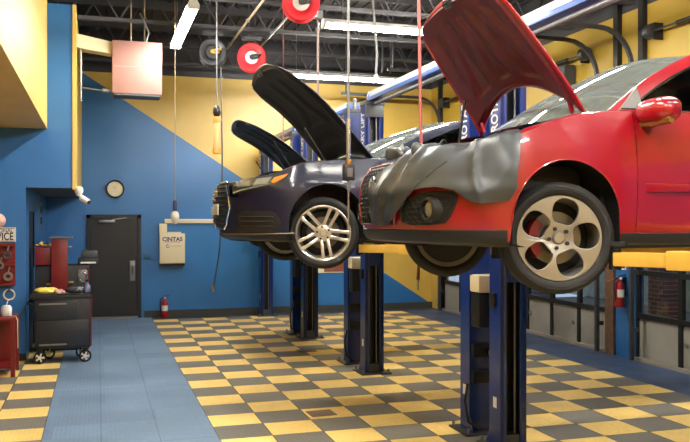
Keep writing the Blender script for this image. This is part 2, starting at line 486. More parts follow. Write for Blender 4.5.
    un.prism([(.38, -hw + .14), (.38, hw - .14), (.55, hw - .2), (p['uf'] - .16, .42), (p['uf'] - .12, 0), (p['uf'] - .16, -.42), (.55, -hw + .2)], Matrix.Identity(4), .17, .235)
    un.tube([(-.3, .2, .19), (-.8, .22, .17), (-2.2, .25, .18)], .04, 10)
    for sg in (1, -1): un.tube([(-.05, sg * .3, .24), (0, sg * .66, .25)], .035, 8); un.tube([(p['wb'], sg * .2, .26), (p['wb'], sg * .66, .27)], .03, 8)
    obj('underbody', un, M['black'], root)
    # engine bay
    en = MB(); tpn = B.top(.3)
    en.box(-.25, .55, -.62, .62, .45, tpn - .17); en.box(-.1, .35, -.3, .25, tpn - .17, tpn - .06); en.box(.1, .35, .35, .55, tpn - .2, tpn - .05)
    obj('engine', en, M['engine'], root, bevel=.02)
    sl = MB().bar((p['nose'][-4][1] - .12, -.55, tpn - .17), (p['nose'][-4][1] - .12, .55, tpn - .17), .10, .05)
    sl.box(.2, .4, -.56, -.45, tpn - .14, tpn - .07); sl.cyl((.3, .5, tpn - .1), (.3, .5, tpn - .03), .05); sl.tube([(.0, .4, tpn - .06), (.2, .5, tpn - .04), (.4, .3, tpn - .08)], .02, 8)
    obj('front_crossmember', sl, M['engine_light'], root, bevel=.008)
    obj('firewall', MB().box(hinge_u - .12, hinge_u - .06, -hw + .14, hw - .14, .25, B.top(hinge_u) - .01), M['black'], root)
    # bonnet, modelled closed and turned about its rear hinges
    hz = B.top(hinge_u) + .005
    Lh = nose_u - hinge_u
    def hood_pt(a, b, d=0):
        u = hinge_u + Lh * a; hwv = hood_hw[0] + (hood_hw[1] - hood_hw[0]) * a ** 1.5
        if a > .80: hwv *= (1 - ((a - .80) / .20) ** 2.4 * .24)
        bb = 2 * b - 1
        cut = green['cowl'] * (1 - bb * bb) * (1 - a) ** 1.5 - (.085 * (abs(bb) ** 2.2)) * a ** 3
        w = interp([(-.5, B.top(-.5) + .012), (-.2, B.top(-.2) + .03), (.1, B.top(.1) + .045), (.35, B.top(.35) + .05), (.6, B.top(.6) + .045), (.8, B.top(.8) + .02), (1.0, B.top(.9) - .02)], u) - .035 * abs(bb) ** 2.5
        w = lerp(lerp(B.top(hinge_u) + .02, B.top(.9) + .01, a), w, .55)
        return Vector((u + cut - hinge_u, hwv * bb, w - hz - d))
    Mh = Matrix.Rotation(-hood_angle, 4, 'Y')
    ho = MB()
    n1, n2 = 26, 22
    ho.pts([[hood_pt(i / n1, j / n2) for j in range(n2 + 1)] for i in range(n1 + 1)])
    hb = ho.mesh('hood', solid=0)
    bm = bmesh.new(); bm.from_mesh(hb)
    r0 = bmesh.ops.solidify(bm, geom=bm.faces[:], thickness=.012)
    bm.to_mesh(hb); bm.free()
    for f in hb.polygons: f.use_smooth = True
    hood = obj('hood', hb, M['paint'], root)
    hood.location = (hinge_u, 0, hz); hood.rotation_euler = (0, -hood_angle, 0)
    inn = MB()
    def inner(a, b):
        aa, bb = .035 + .93 * a, .035 + .93 * b
        q = hood_pt(aa, bb, .016)
        # stamped reinforcement: raised border and diagonal ribs, lowered fields
        e = min(a, 1 - a, b * 1.3, (1 - b) * 1.3)
        fld = min(1, max(0, (e - .11) / .05))
        c = abs(b - .5)
        for (x0, y0, x1, y1) in green['ribs']:
            dx, dy = x1 - x0, y1 - y0; t = max(0, min(1, ((a - x0) * dx + (c - y0) * dy) / (dx * dx + dy * dy)))
            dd = math.hypot(a - x0 - t * dx, c - y0 - t * dy)
            fld *= min(1, max(0, (dd - .035) / .04))
        q.z -= .020 * (1 - fld) if e > .0 else 0
        return q
    inn.grid(inner, 61, 57)
    obj('hood_inner_panel', inn, M['hood_inner'], hood, solid=0)
    lt = MB().tube([hood_pt(.965, .5, .03), hood_pt(.955, .5, .075), hood_pt(.93, .5, .075)], .008, 6); lt.box(*[c for c in (lambda q: (q.x - .03, q.x + .03, -.045, .045, q.z - .012, q.z + .012))(hood_pt(.95, .5, .04))])
    obj('hood_latch', lt, M['black'], hood)
    for b in (.06, .94):
        q = hood_pt(.0, b); obj('hood_hinge', MB().bar((q.x + .05, q.y * .97, q.z - .022), (q.x - .03, q.y * .97, q.z - .03), .025, .02), M['paint'], hood)
    # wheels
    tr = p['hw'] - .115
    zc = p['rad'] - droop
    front = []
    for k, (u, sg) in enumerate(((0, 1), (0, -1), (p['wb'], 1), (p['wb'], -1))):
        make_wheel(root, 'wheel', wheel_kind, (u + (.02 if u == 0 else 0), sg * tr, p['wc'] - droop), sg, steer if u == 0 else 0, spins[k], p['rad'], rim, .225, M)
    # ---------------- greenhouse
    g = green
    Ab, At = Vector(g['Ab']), Vector(g['At']); Rb = Vector(g['Rb']); Cb = Vector(g['Cb'])
    cb, ct, rb = Vector(g['cb']), Vector(g['ct']), Vector(g['rb'])
    def mirv(v): return Vector((v.x, -v.y, v.z))
    def arc3(a, c, n=20):                       # from left corner through centre c to right corner
        b = mirv(a); o = []
        for k in range(n + 1):
            t = -1 + 2 * k / n; q = 1 - abs(t) ** 2.2
            o.append(Vector((lerp(a.x, c.x, q), -t * a.y, lerp(a.z, c.z, q))))
        return o
    bot_c, top_c = arc3(Ab, cb), arc3(At, ct)
    def ws(i, j, n):
        a, b = bot_c[j], top_c[j]; t = i / n
        q = a.lerp(b, t); q.z += .035 * math.sin(PI * t); return q
    obj('windshield', MB().pts([[ws(i, j, 10) for j in range(21)] for i in range(11)]), M['glass'], root)
    rear_c = arc3(Rb, rb)
    def rf(i, j, n):
        a, b = top_c[j], rear_c[j]; t = i / n; q = a.lerp(b, t); q.z += g['crown'] * math.sin(PI * t) ** .8 * (1 if 0 < i < n else 0); return q
    obj('roof', MB().pts([[rf(i, j, 16) for j in range(21)] for i in range(17)]), M['paint'], root)
    obj('headliner', MB().pts([[rf(i, j, 16) * 1.0 + Vector((0, 0, -.035)) for j in range(1, 20)] for i in range(17)]), M['liner'], root)
    rail = lambda sg: [Vector((q.x, q.y * sg, q.z)) for q in [rf(i, 0, 16) for i in range(17)]]
    tail = arc3(Cb, Vector(g['tb']))
    obj('rear_window', MB().pts([[rear_c[j].lerp(tail[j], i / 6) for j in range(21)] for i in range(7)]), M['glass'], root)
    belt = lambda u: Vector((u, interp(p['tum'], B.top(u)) * abs(B.base(B.s_of_u(u))[1]) - .045, B.top(u) + .012))
    for sg in (1, -1):
        fl = lambda v: Vector((v.x, v.y * sg, v.z))
        ap = [bot_c[0].lerp(top_c[0], k / 10) + Vector((0, 0, .035 * math.sin(PI * k / 10))) for k in range(11)]
        rl = [Vector((q.x, q.y, q.z)) for q in rail(1)]
        # side window top line = A pillar then roof rail, dropped a little
        topl = ap + rl[1:]
        def side_top(k, dv, dw): 
            q = topl[k]; return Vector((q.x, q.y + dv, q.z - dw))
        # body-colour A pillar / roof rail band
        band = []
        for k in range(len(topl)):
            q = topl[k]; band.append([fl(Vector((q.x + .0, q.y - .012, q.z + .010))), fl(q + Vector((0, .012, .012))), fl(q + Vector((-.02 if k < 11 else 0, .030, -.012))), fl(q + Vector((-.05 if k < 11 else 0, .040, -.045)))])
        obj('roof_pillar', MB().pts(band), M['paint'], root)
        inner_top = [q + Vector((-.05 if k < 11 else 0, .038, -.043)) for k, q in enumerate(topl)]
        obj('window_trim', MB().tube([fl(q) for q in inner_top], .010, 6), M['chrome'], root)
        # side glass: ruled between belt and that line
        nS = 40
        cum = [0]
        for a, b in zip(inner_top, inner_top[1:]): cum.append(cum[-1] + (b - a).length)
        def tp(t):
            d = t * cum[-1]
            for i in range(len(cum) - 1):
                if d <= cum[i + 1]: break
            return inner_top[i].lerp(inner_top[i + 1], (d - cum[i]) / max(1e-6, cum[i + 1] - cum[i]))
        rows_ = []
        uA = inner_top[0].x; uB = Cb.x
        for k in range(nS + 1):
            q = tp(k / nS); ub_ = min(uA, max(uB, q.x))
            if k == nS: ub_ = uB
            bq = belt(ub_)
            rows_.append([fl(bq.lerp(q, i / 6) + Vector((0, .02 * math.sin(PI * i / 6), 0))) for i in range(7)])
        obj('side_window', MB().pts(rows_), M['glass_side'], root)
        obj('belt_trim', MB().tube([fl(belt(lerp(uA, uB, k / 24)) + Vector((0, .012, .004))) for k in range(25)], .009, 6), M['chrome'], root)
        # B pillar
        ubp = doors[0][1]; bq = belt(ubp); qq = min(inner_top, key=lambda q: abs(q.x - (ubp - .12)))
        obj('center_pillar', MB().bar(fl(bq + Vector((0, .012, 0))), fl(qq + Vector((0, .008, 0))), .02, .09, up=(1, 0, 0)), M['black'], root)
        # mirror: foot, black sail, painted cap
        mu = g['mirror'][0]; b0 = belt(mu)
        mp = Vector((mu - .03, b0.y + .165, b0.z - .028))
        foot = MB().tube([fl(b0 + Vector((-.03, -.01, .0))), fl(b0 + Vector((-.06, .05, .0))), fl(mp + Vector((0, -.03, -.055)))], [.035, .03, .028], 10)
        sail_q = min(inner_top[:11], key=lambda q: abs(q.z - (b0.z + .15)))
        sail = MB(); sail.add([fl(v) for v in (belt(uA - .0) + Vector((0, .012, 0)), belt(mu - .03) + Vector((0, .012, 0)), Vector((mu - .03, sail_q.y + .02, b0.z + .155)), belt(uA - .0) + Vector((0, -.01, 0)), belt(mu - .03) + Vector((0, -.01, 0)), Vector((mu - .03, sail_q.y, b0.z + .155)))], [(0, 1, 2), (5, 4, 3), (0, 3, 4, 1), (1, 4, 5, 2), (2, 5, 3, 0)], True)
        mir_o = obj('side_mirror', foot, M['black'], root)
        obj('mirror_sail', sail, M['sail'], mir_o)
        cap = MB(); rws = []
        for i in range(13):
            th = PI * (i / 12) - PI / 2
            rr = []
            for j in range(25):
                ph = 2 * PI * j / 24
                x = math.sin(th); c = math.cos(th)
                sy = math.copysign(abs(math.cos(ph)) ** .7, math.cos(ph)); sz = math.copysign(abs(math.sin(ph)) ** .8, math.sin(ph))
                rr.append(fl(mp + Vector((.115 * x * (1 if x > 0 else .5), .15 * c ** .5 * sy if c > 1e-6 else 0, (.080 * c ** .6 * sz if c > 1e-6 else 0) + .006))))
            rws.append(rr)
        cap.pts(rws)
        obj('mirror_cap', cap, M['paint'], mir_o)
        obj('turn_signal', MB().tube([fl(mp + Vector((.05, -.10, -.060))), fl(mp + Vector((.06, .0, -.066))), fl(mp + Vector((.03, .125, -.055)))], .026, 8), M['amber_dim'], mir_o)
    # interior
    it = MB(); it.box(hinge_u - .60, hinge_u - .2, -hw + .2, hw - .2, .75, B.top(hinge_u) - .09); 
    it.box(p['wb'] + .1, hinge_u - .3, -hw + .16, hw - .16, .27, .32)
    obj('dashboard', it, M['interior'], root, bevel=.03)
    for sg in (1, -1):
        st = MB(); st.box(-1.65, -1.15, sg * .36 - .25, sg * .36 + .25, .5, .64)
        Ms = Matrix.Translation((-1.66, sg * .36, .58)) @ Matrix.Rotation(-.32, 4, 'Y')
        st.box(-.08, .08, -.24, .24, 0, .62, Ms); st.box(-.05, .05, -.13, .13, .65, .84, Ms)
        obj('seat', st, M['interior'], root, bevel=.04)
    sw = MB(); c = Vector((-.95, .36, .93)); tilt = Matrix.Translation(c) @ Matrix.Rotation(R(65), 4, 'Y')
    sw.tube([tilt @ Vector((.18 * math.cos(a), .18 * math.sin(a), 0)) for a in [2 * PI * k / 28 for k in range(28)]], .017, 8, closed=True)
    for a in (0, 2.2, -2.2): sw.bar(tilt @ Vector((0, 0, 0)), tilt @ Vector((.17 * math.cos(a), .17 * math.sin(a), 0)), .04, .015)
    sw.cyl(tilt @ Vector((0, 0, -.2)), tilt @ Vector((0, 0, .02)), .05)
    obj('steering_wheel', sw, M['black'], root)
    return hood
# ------------------------------------------------------------------ palette
W = {
 'blue': mat('blue_wall_paint', (42, 102, 162), .38, noise=.10, nscale=1.3, bump=.04, bscale=30),
 'yellow': mat('yellow_wall_paint', (204, 172, 84), .5, noise=.06, nscale=1.5),
 'ceil': mat('dark_ceiling', (56, 56, 60), .8, noise=.15, nscale=3),
 'truss': mat('dark_truss', (60, 60, 64), .7, noise=.1),
 'black': mat('black_paint', (13, 14, 16), .5),
 'dblack': mat('door_black', (19, 20, 23), .5, noise=.1, nscale=4),
 'white': mat('white_enamel', (226, 226, 222), .35),
 'cream': mat('cream_enamel', (225, 214, 180), .4),
 'liftblue': mat('lift_blue', (12, 43, 114), .32, coat=.3, noise=.08, nscale=6),
 'liftblue_light': mat('lift_beam_blue', (66, 110, 188), .3, coat=.3),
 'channel': mat('lift_channel', (12, 15, 24), .45, noise=.2, nscale=10),
 'grey': mat('grey_steel', (128, 130, 134), .35, .6, noise=.1),
 'steel': mat('steel_bright', (190, 190, 190), .25, .9),
 'dgrey': mat('dark_grey_steel', (70, 72, 76), .45, .4, noise=.1),
 'yarm': mat('yellow_arm', (216, 172, 70), .45, noise=.10, nscale=9),
 'rubber': mat('black_rubber', (15, 15, 16), .7),
 'red': mat('red_enamel', (158, 20, 26), .32, coat=.3),
 'dred': mat('dark_red_enamel', (112, 16, 20), .4, noise=.12),
 'reelred': mat('reel_red', (214, 40, 52), .4),
 'pink': mat('heater_salmon', (150, 110, 102), .5, noise=.04, nscale=3),
 'panel': mat('door_panel_grey', (150, 147, 138), .5, noise=.10, nscale=2.5),
 'wood': mat('wood_jamb', (96, 70, 50), .7, noise=.3, nscale=14),
 'brass': mat('brass', (196, 160, 90), .3, .9),
 'orange': mat('orange_handle', (212, 150, 70), .5),
 'hosepink': mat('hose_red', (150, 78, 74), .5),
 'hosegrey': mat('hose_grey', (112, 112, 112), .5),
 'hosebrown': mat('conduit_tan', (150, 132, 104), .5),
 'ink_blue': mat('ink_blue', (34, 52, 120), .5), 'ink_red': mat('ink_red', (196, 40, 50), .5), 'ink': mat('ink_black', (28, 28, 30), .5),
 'ycloth': mat('yellow_cloth', (226, 206, 92), .8), 'skin': mat('peach_plastic', (226, 176, 160), .5),
 'tubeglow': mat('fluorescent_glow', (255, 250, 235), .4, emit=(255, 250, 240), est=200),
 'brick': None,
}
def floor_mat():
    m = bpy.data.materials.new('interlocking_floor_tiles'); m.use_nodes = True; nt = m.node_tree; b = nt.nodes['Principled BSDF']
    N = nt.nodes.new; L = nt.links.new
    tc = N('ShaderNodeTexCoord'); sp = N('ShaderNodeSeparateXYZ'); L(tc.outputs['Object'], sp.inputs[0])
    def M_(op, a, bb=None, c=None):
        n = N('ShaderNodeMath'); n.operation = op
        for i, v in enumerate((a, bb, c)):
            if v is None: continue
            if isinstance(v, (int, float)): n.inputs[i].default_value = v
            else: L(v, n.inputs[i])
        return n.outputs[0]
    X, Y = sp.outputs[0], sp.outputs[1]
    TX, TY = .475, .45
    gy = M_('DIVIDE', M_('SUBTRACT', Y, 7.09 - 30 * TY), TY)
    gx = M_('DIVIDE', M_('SUBTRACT', X, 1.036), TX)
    gl = M_('DIVIDE', M_('SUBTRACT', X, -.47 - 21 * TX), TX)
    isL = M_('LESS_THAN', X, -.47)
    g = M_('ADD', M_('MULTIPLY', gx, M_('SUBTRACT', 1, isL)), M_('MULTIPLY', gl, isL))
    par = M_('MODULO', M_('ADD', M_('FLOOR', g), M_('FLOOR', gy)), 2)
    par = M_('ABSOLUTE', par)
    # seams
    def edge(v, wd): f = M_('FRACT', v); return M_('LESS_THAN', M_('MINIMUM', f, M_('SUBTRACT', 1, f)), wd)
    seam = M_('MAXIMUM', edge(g, .010), edge(gy, .011))
    no = N('ShaderNodeTexNoise'); no.inputs['Scale'].default_value = 1.6; no.inputs['Detail'].default_value = 6; L(tc.outputs['Object'], no.inputs['Vector'])
    no2 = N('ShaderNodeTexNoise'); no2.inputs['Scale'].default_value = 22; no2.inputs['Detail'].default_value = 4; L(tc.outputs['Object'], no2.inputs['Vector'])
    wn = N('ShaderNodeTexWhiteNoise'); wn.noise_dimensions = '2D'; cmb = N('ShaderNodeCombineXYZ'); L(M_('FLOOR', g), cmb.inputs[0]); L(M_('FLOOR', gy), cmb.inputs[1]); L(cmb.outputs[0], wn.inputs['Vector'])
    def mix(f, a, bb):
        n = N('ShaderNodeMix'); n.data_type = 'RGBA'
        if isinstance(f, (int, float)): n.inputs[0].default_value = f
        else: L(f, n.inputs[0])
        for i, v in ((6, a), (7, bb)):
            if isinstance(v, tuple): n.inputs[i].default_value = v
            else: L(v, n.inputs[i])
        return n.outputs[2]
    chk = mix(par, rgb(122, 117, 108), rgb(248, 212, 126))
    # blue runner (left) and dark blue border (right)
    inL = M_('MULTIPLY', M_('GREATER_THAN', X, -.47), M_('LESS_THAN', X, 1.036))
    inR = M_('GREATER_THAN', X, 6.261)
    backd = M_('GREATER_THAN', Y, 16.09)
    bs = M_('MAXIMUM', edge(M_('DIVIDE', M_('SUBTRACT', X, -.47), .502), .008), edge(M_('DIVIDE', Y, 2.4), .002))
    blue = mix(bs, rgb(118, 142, 168), rgb(86, 108, 136))
    c = mix(inL, mix(seam, chk, rgb(56, 52, 46)), blue)
    c = mix(inR, c, rgb(62, 80, 112))
    c = mix(M_('MULTIPLY', backd, M_('GREATER_THAN', X, 1.036)), c, rgb(62, 62, 62))
    # wear
    hs = N('ShaderNodeHueSaturation'); L(c, hs.inputs['Color'])
    mr = N('ShaderNodeMapRange'); mr.inputs[1].default_value = .3; mr.inputs[2].default_value = .7; mr.inputs[3].default_value = .86; mr.inputs[4].default_value = 1.12; L(no.outputs['Fac'], mr.inputs[0])
    m2 = N('ShaderNodeMapRange'); m2.inputs[1].default_value = .3; m2.inputs[2].default_value = .7; m2.inputs[3].default_value = .93; m2.inputs[4].default_value = 1.07; L(no2.outputs['Fac'], m2.inputs[0])
    m3 = N('ShaderNodeMapRange'); m3.inputs[3].default_value = .9; m3.inputs[4].default_value = 1.08; L(wn.outputs['Value'], m3.inputs[0])
    L(M_('MULTIPLY', M_('MULTIPLY', mr.outputs[0], m2.outputs[0]), m3.outputs[0]), hs.inputs['Value'])
    L(hs.outputs['Color'], b.inputs['Base Color'])
    b.inputs['Specular IOR Level'].default_value = .35
    rr = N('ShaderNodeMapRange'); rr.inputs[1].default_value = .3; rr.inputs[2].default_value = .7; rr.inputs[3].default_value = .38; rr.inputs[4].default_value = .6; L(no.outputs['Fac'], rr.inputs[0]); L(rr.outputs[0], b.inputs['Roughness'])
    # ribs running along the lane
    rib = M_('SINE', M_('MULTIPLY', X, 2 * PI / .0396))
    rib2 = M_('SINE', M_('MULTIPLY', Y, 2 * PI / .0375))
    hgt = M_('ADD', M_('MULTIPLY', rib, .5), M_('MULTIPLY', M_('MULTIPLY', rib2, rib), .5))
    bp = N('ShaderNodeBump'); bp.inputs['Strength'].default_value = .16; bp.inputs['Distance'].default_value = .004
    L(M_('SUBTRACT', hgt, M_('MULTIPLY', seam, 2)), bp.inputs['Height']); L(bp.outputs[0], b.inputs['Normal'])
    return m
def wall_back_mat():
    m = bpy.data.materials.new('two_tone_wall'); m.use_nodes = True; nt = m.node_tree; b = nt.nodes['Principled BSDF']
    N = nt.nodes.new; L = nt.links.new
    tc = N('ShaderNodeTexCoord'); sp = N('ShaderNodeSeparateXYZ'); L(tc.outputs['Object'], sp.inputs[0])
    def M_(op, a, bb=None):
        n = N('ShaderNodeMath'); n.operation = op
        for i, v in enumerate((a, bb)):
            if v is None: continue
            if isinstance(v, (int, float)): n.inputs[i].default_value = v
            else: L(v, n.inputs[i])
        return n.outputs[0]
    X, Z = sp.outputs[0], sp.outputs[2]
    k = (4.86 - .05) / (7.19 + .29)
    d = M_('SUBTRACT', M_('ADD', Z, M_('MULTIPLY', X, k)), 4.86 - .29 * k)
    f = M_('GREATER_THAN', d, 0)
    no = N('ShaderNodeTexNoise'); no.inputs['Scale'].default_value = 1.1; no.inputs['Detail'].default_value = 6; L(tc.outputs['Object'], no.inputs['Vector'])
    mx = N('ShaderNodeMix'); mx.data_type = 'RGBA'; L(f, mx.inputs[0]); mx.inputs[6].default_value = rgb(44, 110, 172); mx.inputs[7].default_value = rgb(204, 172, 84)
    m3 = N('ShaderNodeMix'); m3.data_type = 'RGBA'; L(M_('GREATER_THAN', Z, 4.88), m3.inputs[0]); L(mx.outputs[2], m3.inputs[6]); m3.inputs[7].default_value = rgb(44, 44, 48)
    hs = N('ShaderNodeHueSaturation'); L(m3.outputs[2], hs.inputs['Color'])
    mr = N('ShaderNodeMapRange'); mr.inputs[1].default_value = .3; mr.inputs[2].default_value = .7; mr.inputs[3].default_value = .9; mr.inputs[4].default_value = 1.1; L(no.outputs['Fac'], mr.inputs[0]); L(mr.outputs[0], hs.inputs['Value'])
    L(hs.outputs['Color'], b.inputs['Base Color']); b.inputs['Roughness'].default_value = .36
    bp = N('ShaderNodeBump'); bp.inputs['Strength'].default_value = .05; bp.inputs['Distance'].default_value = .02; n2 = N('ShaderNodeTexNoise'); n2.inputs['Scale'].default_value = 7; L(tc.outputs['Object'], n2.inputs['Vector'])
    L(n2.outputs['Fac'], bp.inputs['Height']); L(bp.outputs[0], b.inputs['Normal'])
    return m
def brick_mat():
    m = bpy.data.materials.new('brick'); m.use_nodes = True; nt = m.node_tree; b = nt.nodes['Principled BSDF']
    N = nt.nodes.new; L = nt.links.new
    tc = N('ShaderNodeTexCoord'); mp = N('ShaderNodeMapping'); mp.inputs['Rotation'].default_value = (PI / 2, 0, PI / 2); L(tc.outputs['Object'], mp.inputs[0])
    sp = N('ShaderNodeSeparateXYZ'); L(tc.outputs['Object'], sp.inputs[0]); cb = N('ShaderNodeCombineXYZ'); L(sp.outputs[1], cb.inputs[0]); L(sp.outputs[2], cb.inputs[1])
    br = N('ShaderNodeTexBrick'); br.inputs['Scale'].default_value = 1; br.inputs['Brick Width'].default_value = .21; br.inputs['Row Height'].default_value = .075; br.inputs['Mortar Size'].default_value = .008
    br.inputs['Color1'].default_value = rgb(120, 66, 52); br.inputs['Color2'].default_value = rgb(92, 52, 44); br.inputs['Mortar'].default_value = rgb(120, 112, 104)
    L(cb.outputs[0], br.inputs['Vector']); L(br.outputs['Color'], b.inputs['Base Color']); b.inputs['Roughness'].default_value = .85
    return m
W['brick'] = brick_mat()
W['glassdoor'] = glass_mat('door_glass', (236, 240, 238), .05)

# ------------------------------------------------------------------ shell
BX, RX, CZ = 16.55, 7.15, 5.75
struct('floor', MB().box(-5.2, 7.3, -4.2, 16.7, -.12, 0), floor_mat())
struct('ceiling', MB().box(-5.2, 7.3, -4.2, 16.7, CZ, CZ + .1), W['ceil'])
struct('wall_back', MB().box(-5.2, 7.3, BX, BX + .15, 0, CZ), wall_back_mat())
struct('wall_front', MB().box(-5.2, 7.3, -4.2, -4.05, 0, CZ), W['yellow'])
struct('wall_far_left', MB().box(-5.2, -5.05, -4.05, BX, 0, CZ), W['yellow'])
struct('wall_left', MB().box(-5.05, -.95, 11.9, 12.02, 0, 2.4).box(-5.05, -.30, 11.9, 12.02, 2.4, 4.98), W['blue'])
struct('bulkhead_end', MB().box(-.34, -.29, 12.02, BX, 2.4, 4.98), W['yellow'])
struct('trim_1', MB().box(-.335, -.285, 11.885, 12.02, 2.38, 4.98), W['yellow'])
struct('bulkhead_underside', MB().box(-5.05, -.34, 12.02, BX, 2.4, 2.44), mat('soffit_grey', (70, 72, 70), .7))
struct('alcove_side', MB().box(-1.05, -.95, 12.02, 12.5, 0, 2.4).box(-1.05, -.95, 13.5, BX, 0, 2.4).box(-1.05, -.95, 12.5, 13.5, 2.08, 2.4), W['blue'])
struct('door_2', MB().box(-1.03, -.965, 12.5, 13.5, 0, 2.08), W['dblack'])
struct('soffit', MB().box(-5.05, -.67, -4.05, 11.9, 3.22, 5.0), W['yellow'])
struct('baseboard_back', MB().box(.9, RX, BX - .05, BX, 0, .13), mat('base_dark', (58, 60, 58), .7))
struct('baseboard_left', MB().box(-5, -.94, 11.88, 11.9, 0, .1), W['black'])
# right wall: yellow head over the doors, painted piers between
DOORS = [(.3, 3.7), (5.95, 9.45), (10.08, 13.2), (13.5, 15.95)]
DH = 3.35
wr = MB().box(RX, RX + .15, -4.05, BX, DH, 4.88)
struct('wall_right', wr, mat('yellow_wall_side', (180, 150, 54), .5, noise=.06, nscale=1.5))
struct('wall_right_upper', MB().box(RX, RX + .15, -4.05, BX, 4.88, CZ), W['ceil'])
ys = [-4.05] + [v for d in DOORS for v in d] + [BX]
for a, b in zip(ys[0::2], ys[1::2]):
    struct('wall_pier', MB().box(RX, RX + .15, a, b, 0, DH), W['blue'] if a < 13 else W['yellow'])
struct('trim_2', MB().box(RX - .04, RX + .1, 9.88, 10.08, 0, DH), W['wood'])
struct('trim_3', MB().box(RX - .03, RX + .1, 13.2, 13.28, 0, DH).box(RX - .03, RX + .1, 15.95, 16.03, 0, DH), W['black'])
for k, (a, b) in enumerate(DOORS):
    d = MB(); rowsz = [0, .62, 1.22, 1.82, 2.42, 3.02, DH]; n = max(3, round((b - a) / .82))
    pan = MB().box(RX + .05, RX + .07, a, b, .05, .60)
    fr = MB()
    for z in rowsz: fr.box(RX + .02, RX + .09, a, b, max(0, z - .035), z + .035)
    for j in range(n + 1):
        y = lerp(a, b, j / n); fr.box(RX + .025, RX + .088, y - .035, y + .035, 0, DH)
    gl = MB().box(RX + .055, RX + .061, a, b, .65, DH - .03)
    o = obj('door_%d' % (k + 3), fr, W['black']); o['kind'] = 'structure'
    obj('lower_panel', pan, W['panel'], o); obj('pane', gl, W['glassdoor'], o)
    obj('threshold', MB().box(RX - .03, RX + .1, a, b, 0, .045), mat('threshold_seal', (150, 142, 128), .6), o)
    if b - a > 3:
        for j in (0, 1): 
            y = lerp(a, b, .3 + .42 * j); obj('pull_handle', MB().lathe([(.0, -.03), (.03, -.03), (.034, -.012), (.02, 0), (.012, .0)], Matrix.Translation((RX + .05, y, .34)) @ Matrix.Rotation(PI / 2, 4, 'Y'), 16), W['grey'], o)
# outside beyond the glazed doors: brick face across the lane, asphalt
struct('exterior_wall', MB().box(10.2, 10.4, -4, 8.05, 0, 6).box(9.3, 9.7, 11.5, 11.92, 0, 6).box(9.3, 9.7, 15.6, 16.1, 0, 6), W['brick'])
struct('exterior_ground', MB().box(7.3, 14, -4, 18, -.12, -.02), mat('asphalt', (110, 110, 108), .9, noise=.2))
struct('exterior_building', MB().box(12, 12.3, 8, 19, 0, 3.2), mat('exterior_dark', (150, 152, 140), .8, noise=.2))
# roof steel
ceilm = MB()
for k, y in enumerate([5.0, 6.5, 8.0, 9.5, 11.0, 12.6, 14.2, 15.8]):
    t = MB(); z0, z1 = 4.98, 5.62
    for z in (z0, z1): t.box(-5.0, RX, y - .045, y - .008, z - .025, z + .025); t.box(-5.0, RX, y + .008, y + .045, z - .025, z + .025)
    n = 16
    for j in range(n):
        xa, xb = lerp(-5, RX, j / n), lerp(-5, RX, (j + .5) / n); xc = lerp(-5, RX, (j + 1) / n)
        t.bar((xa, y, z0), (xb, y, z1), .022); t.bar((xb, y, z1), (xc, y, z0), .022)
    t.box(-5, RX, y - .05, y + .05, z1 + .025, CZ)
    struct('roof_truss', t, W['truss'])
dk = MB()
for j in range(62): x = lerp(-4.9, 7.1, j / 61); dk.box(x - .03, x + .03, -4, BX, CZ - .035, CZ)
struct('roof_deck_rib', dk, W['ceil'])
# entrance door in the back wall
o = obj('door_1', MB().box(-.20, -.13, BX - .06, BX + .02, 0, 2.06).box(.77, .84, BX - .06, BX + .02, 0, 2.06).box(-.2, .84, BX - .06, BX + .02, 1.99, 2.06), W['black']); o['kind'] = 'structure'
obj('door_leaf', MB().box(-.125, .765, BX - .035, BX + .0, .04, 1.985), W['dblack'], o)
obj('push_plate', MB().box(.62, .72, BX - .045, BX - .034, .74, 1.14), W['grey'], o, bevel=.003)
obj('door_pull', MB().tube([(.67, BX - .045, .86), (.67, BX - .09, .88), (.67, BX - .09, 1.02), (.67, BX - .045, 1.04)], .012, 8), W['steel'], o)
obj('door_closer', MB().box(.02, .34, BX - .10, BX - .04, 1.90, 1.955).bar((.28, BX - .08, 1.96), (.56, BX - .05, 2.0), .02), W['grey'], o, bevel=.006)
obj('threshold', MB().box(-.13, .77, BX - .12, BX, 0, .04), W['grey'], o)

# ------------------------------------------------------------------ ceiling lamps
def tube_lamp(cx, cy, z, along, label, group='ceiling tube lights', L=2.4):
    t = thing('tube_light', label, 'ceiling light', (cx, cy, z), 0 if along == 'x' else PI / 2, group)
    obj('housing', MB().prism([(-.075, .0), (.075, 0), (.045, .06), (-.045, .06)], Matrix(((0, 0, 1, 0), (1, 0, 0, 0), (0, 1, 0, 0), (0, 0, 0, 1))), -L / 2, L / 2), W['white'], t)
    for s in (-.045, .045): obj('tube', MB().cyl((-L / 2 + .03, s, -.03), (L / 2 - .03, s, -.03), .019, 10), W['tubeglow'], t)
    for e in (-1, 1): obj('end_cap', MB().box(e * (L / 2 - .02) - .02, e * (L / 2 - .02) + .02, -.075, .075, -.055, .0), W['white'], t)
    for e in (-.38, .38): obj('hanger_rod', MB().cyl((e * L, 0, .06), (e * L, 0, CZ - z - .03), .006, 6), W['grey'], t)
    return t
LAMPS = [(1.13, 11.15, 'y', 'bright fluorescent tube light running away from the camera, above the pendant bulb'),
 (4.1, 10.4, 'x', 'bright horizontal fluorescent tube light nearest the raised red bonnet, right of the large red reel'),
 (4.38, 14.2, 'x', 'lower farther fluorescent tube light crossing above the raised dark bonnet'),
 (4.1, 7.6, 'x', None), (1.13, 6.8, 'y', None), (4.1, 4.9, 'x', None), (1.13, 3.2, 'y', None), (4.1, 2.2, 'x', None), (1.13, -.4, 'y', None), (4.1, -1.5, 'x', None)]  # unlabelled ones: unseen rows above the frame, extra fixtures added to brighten the floor
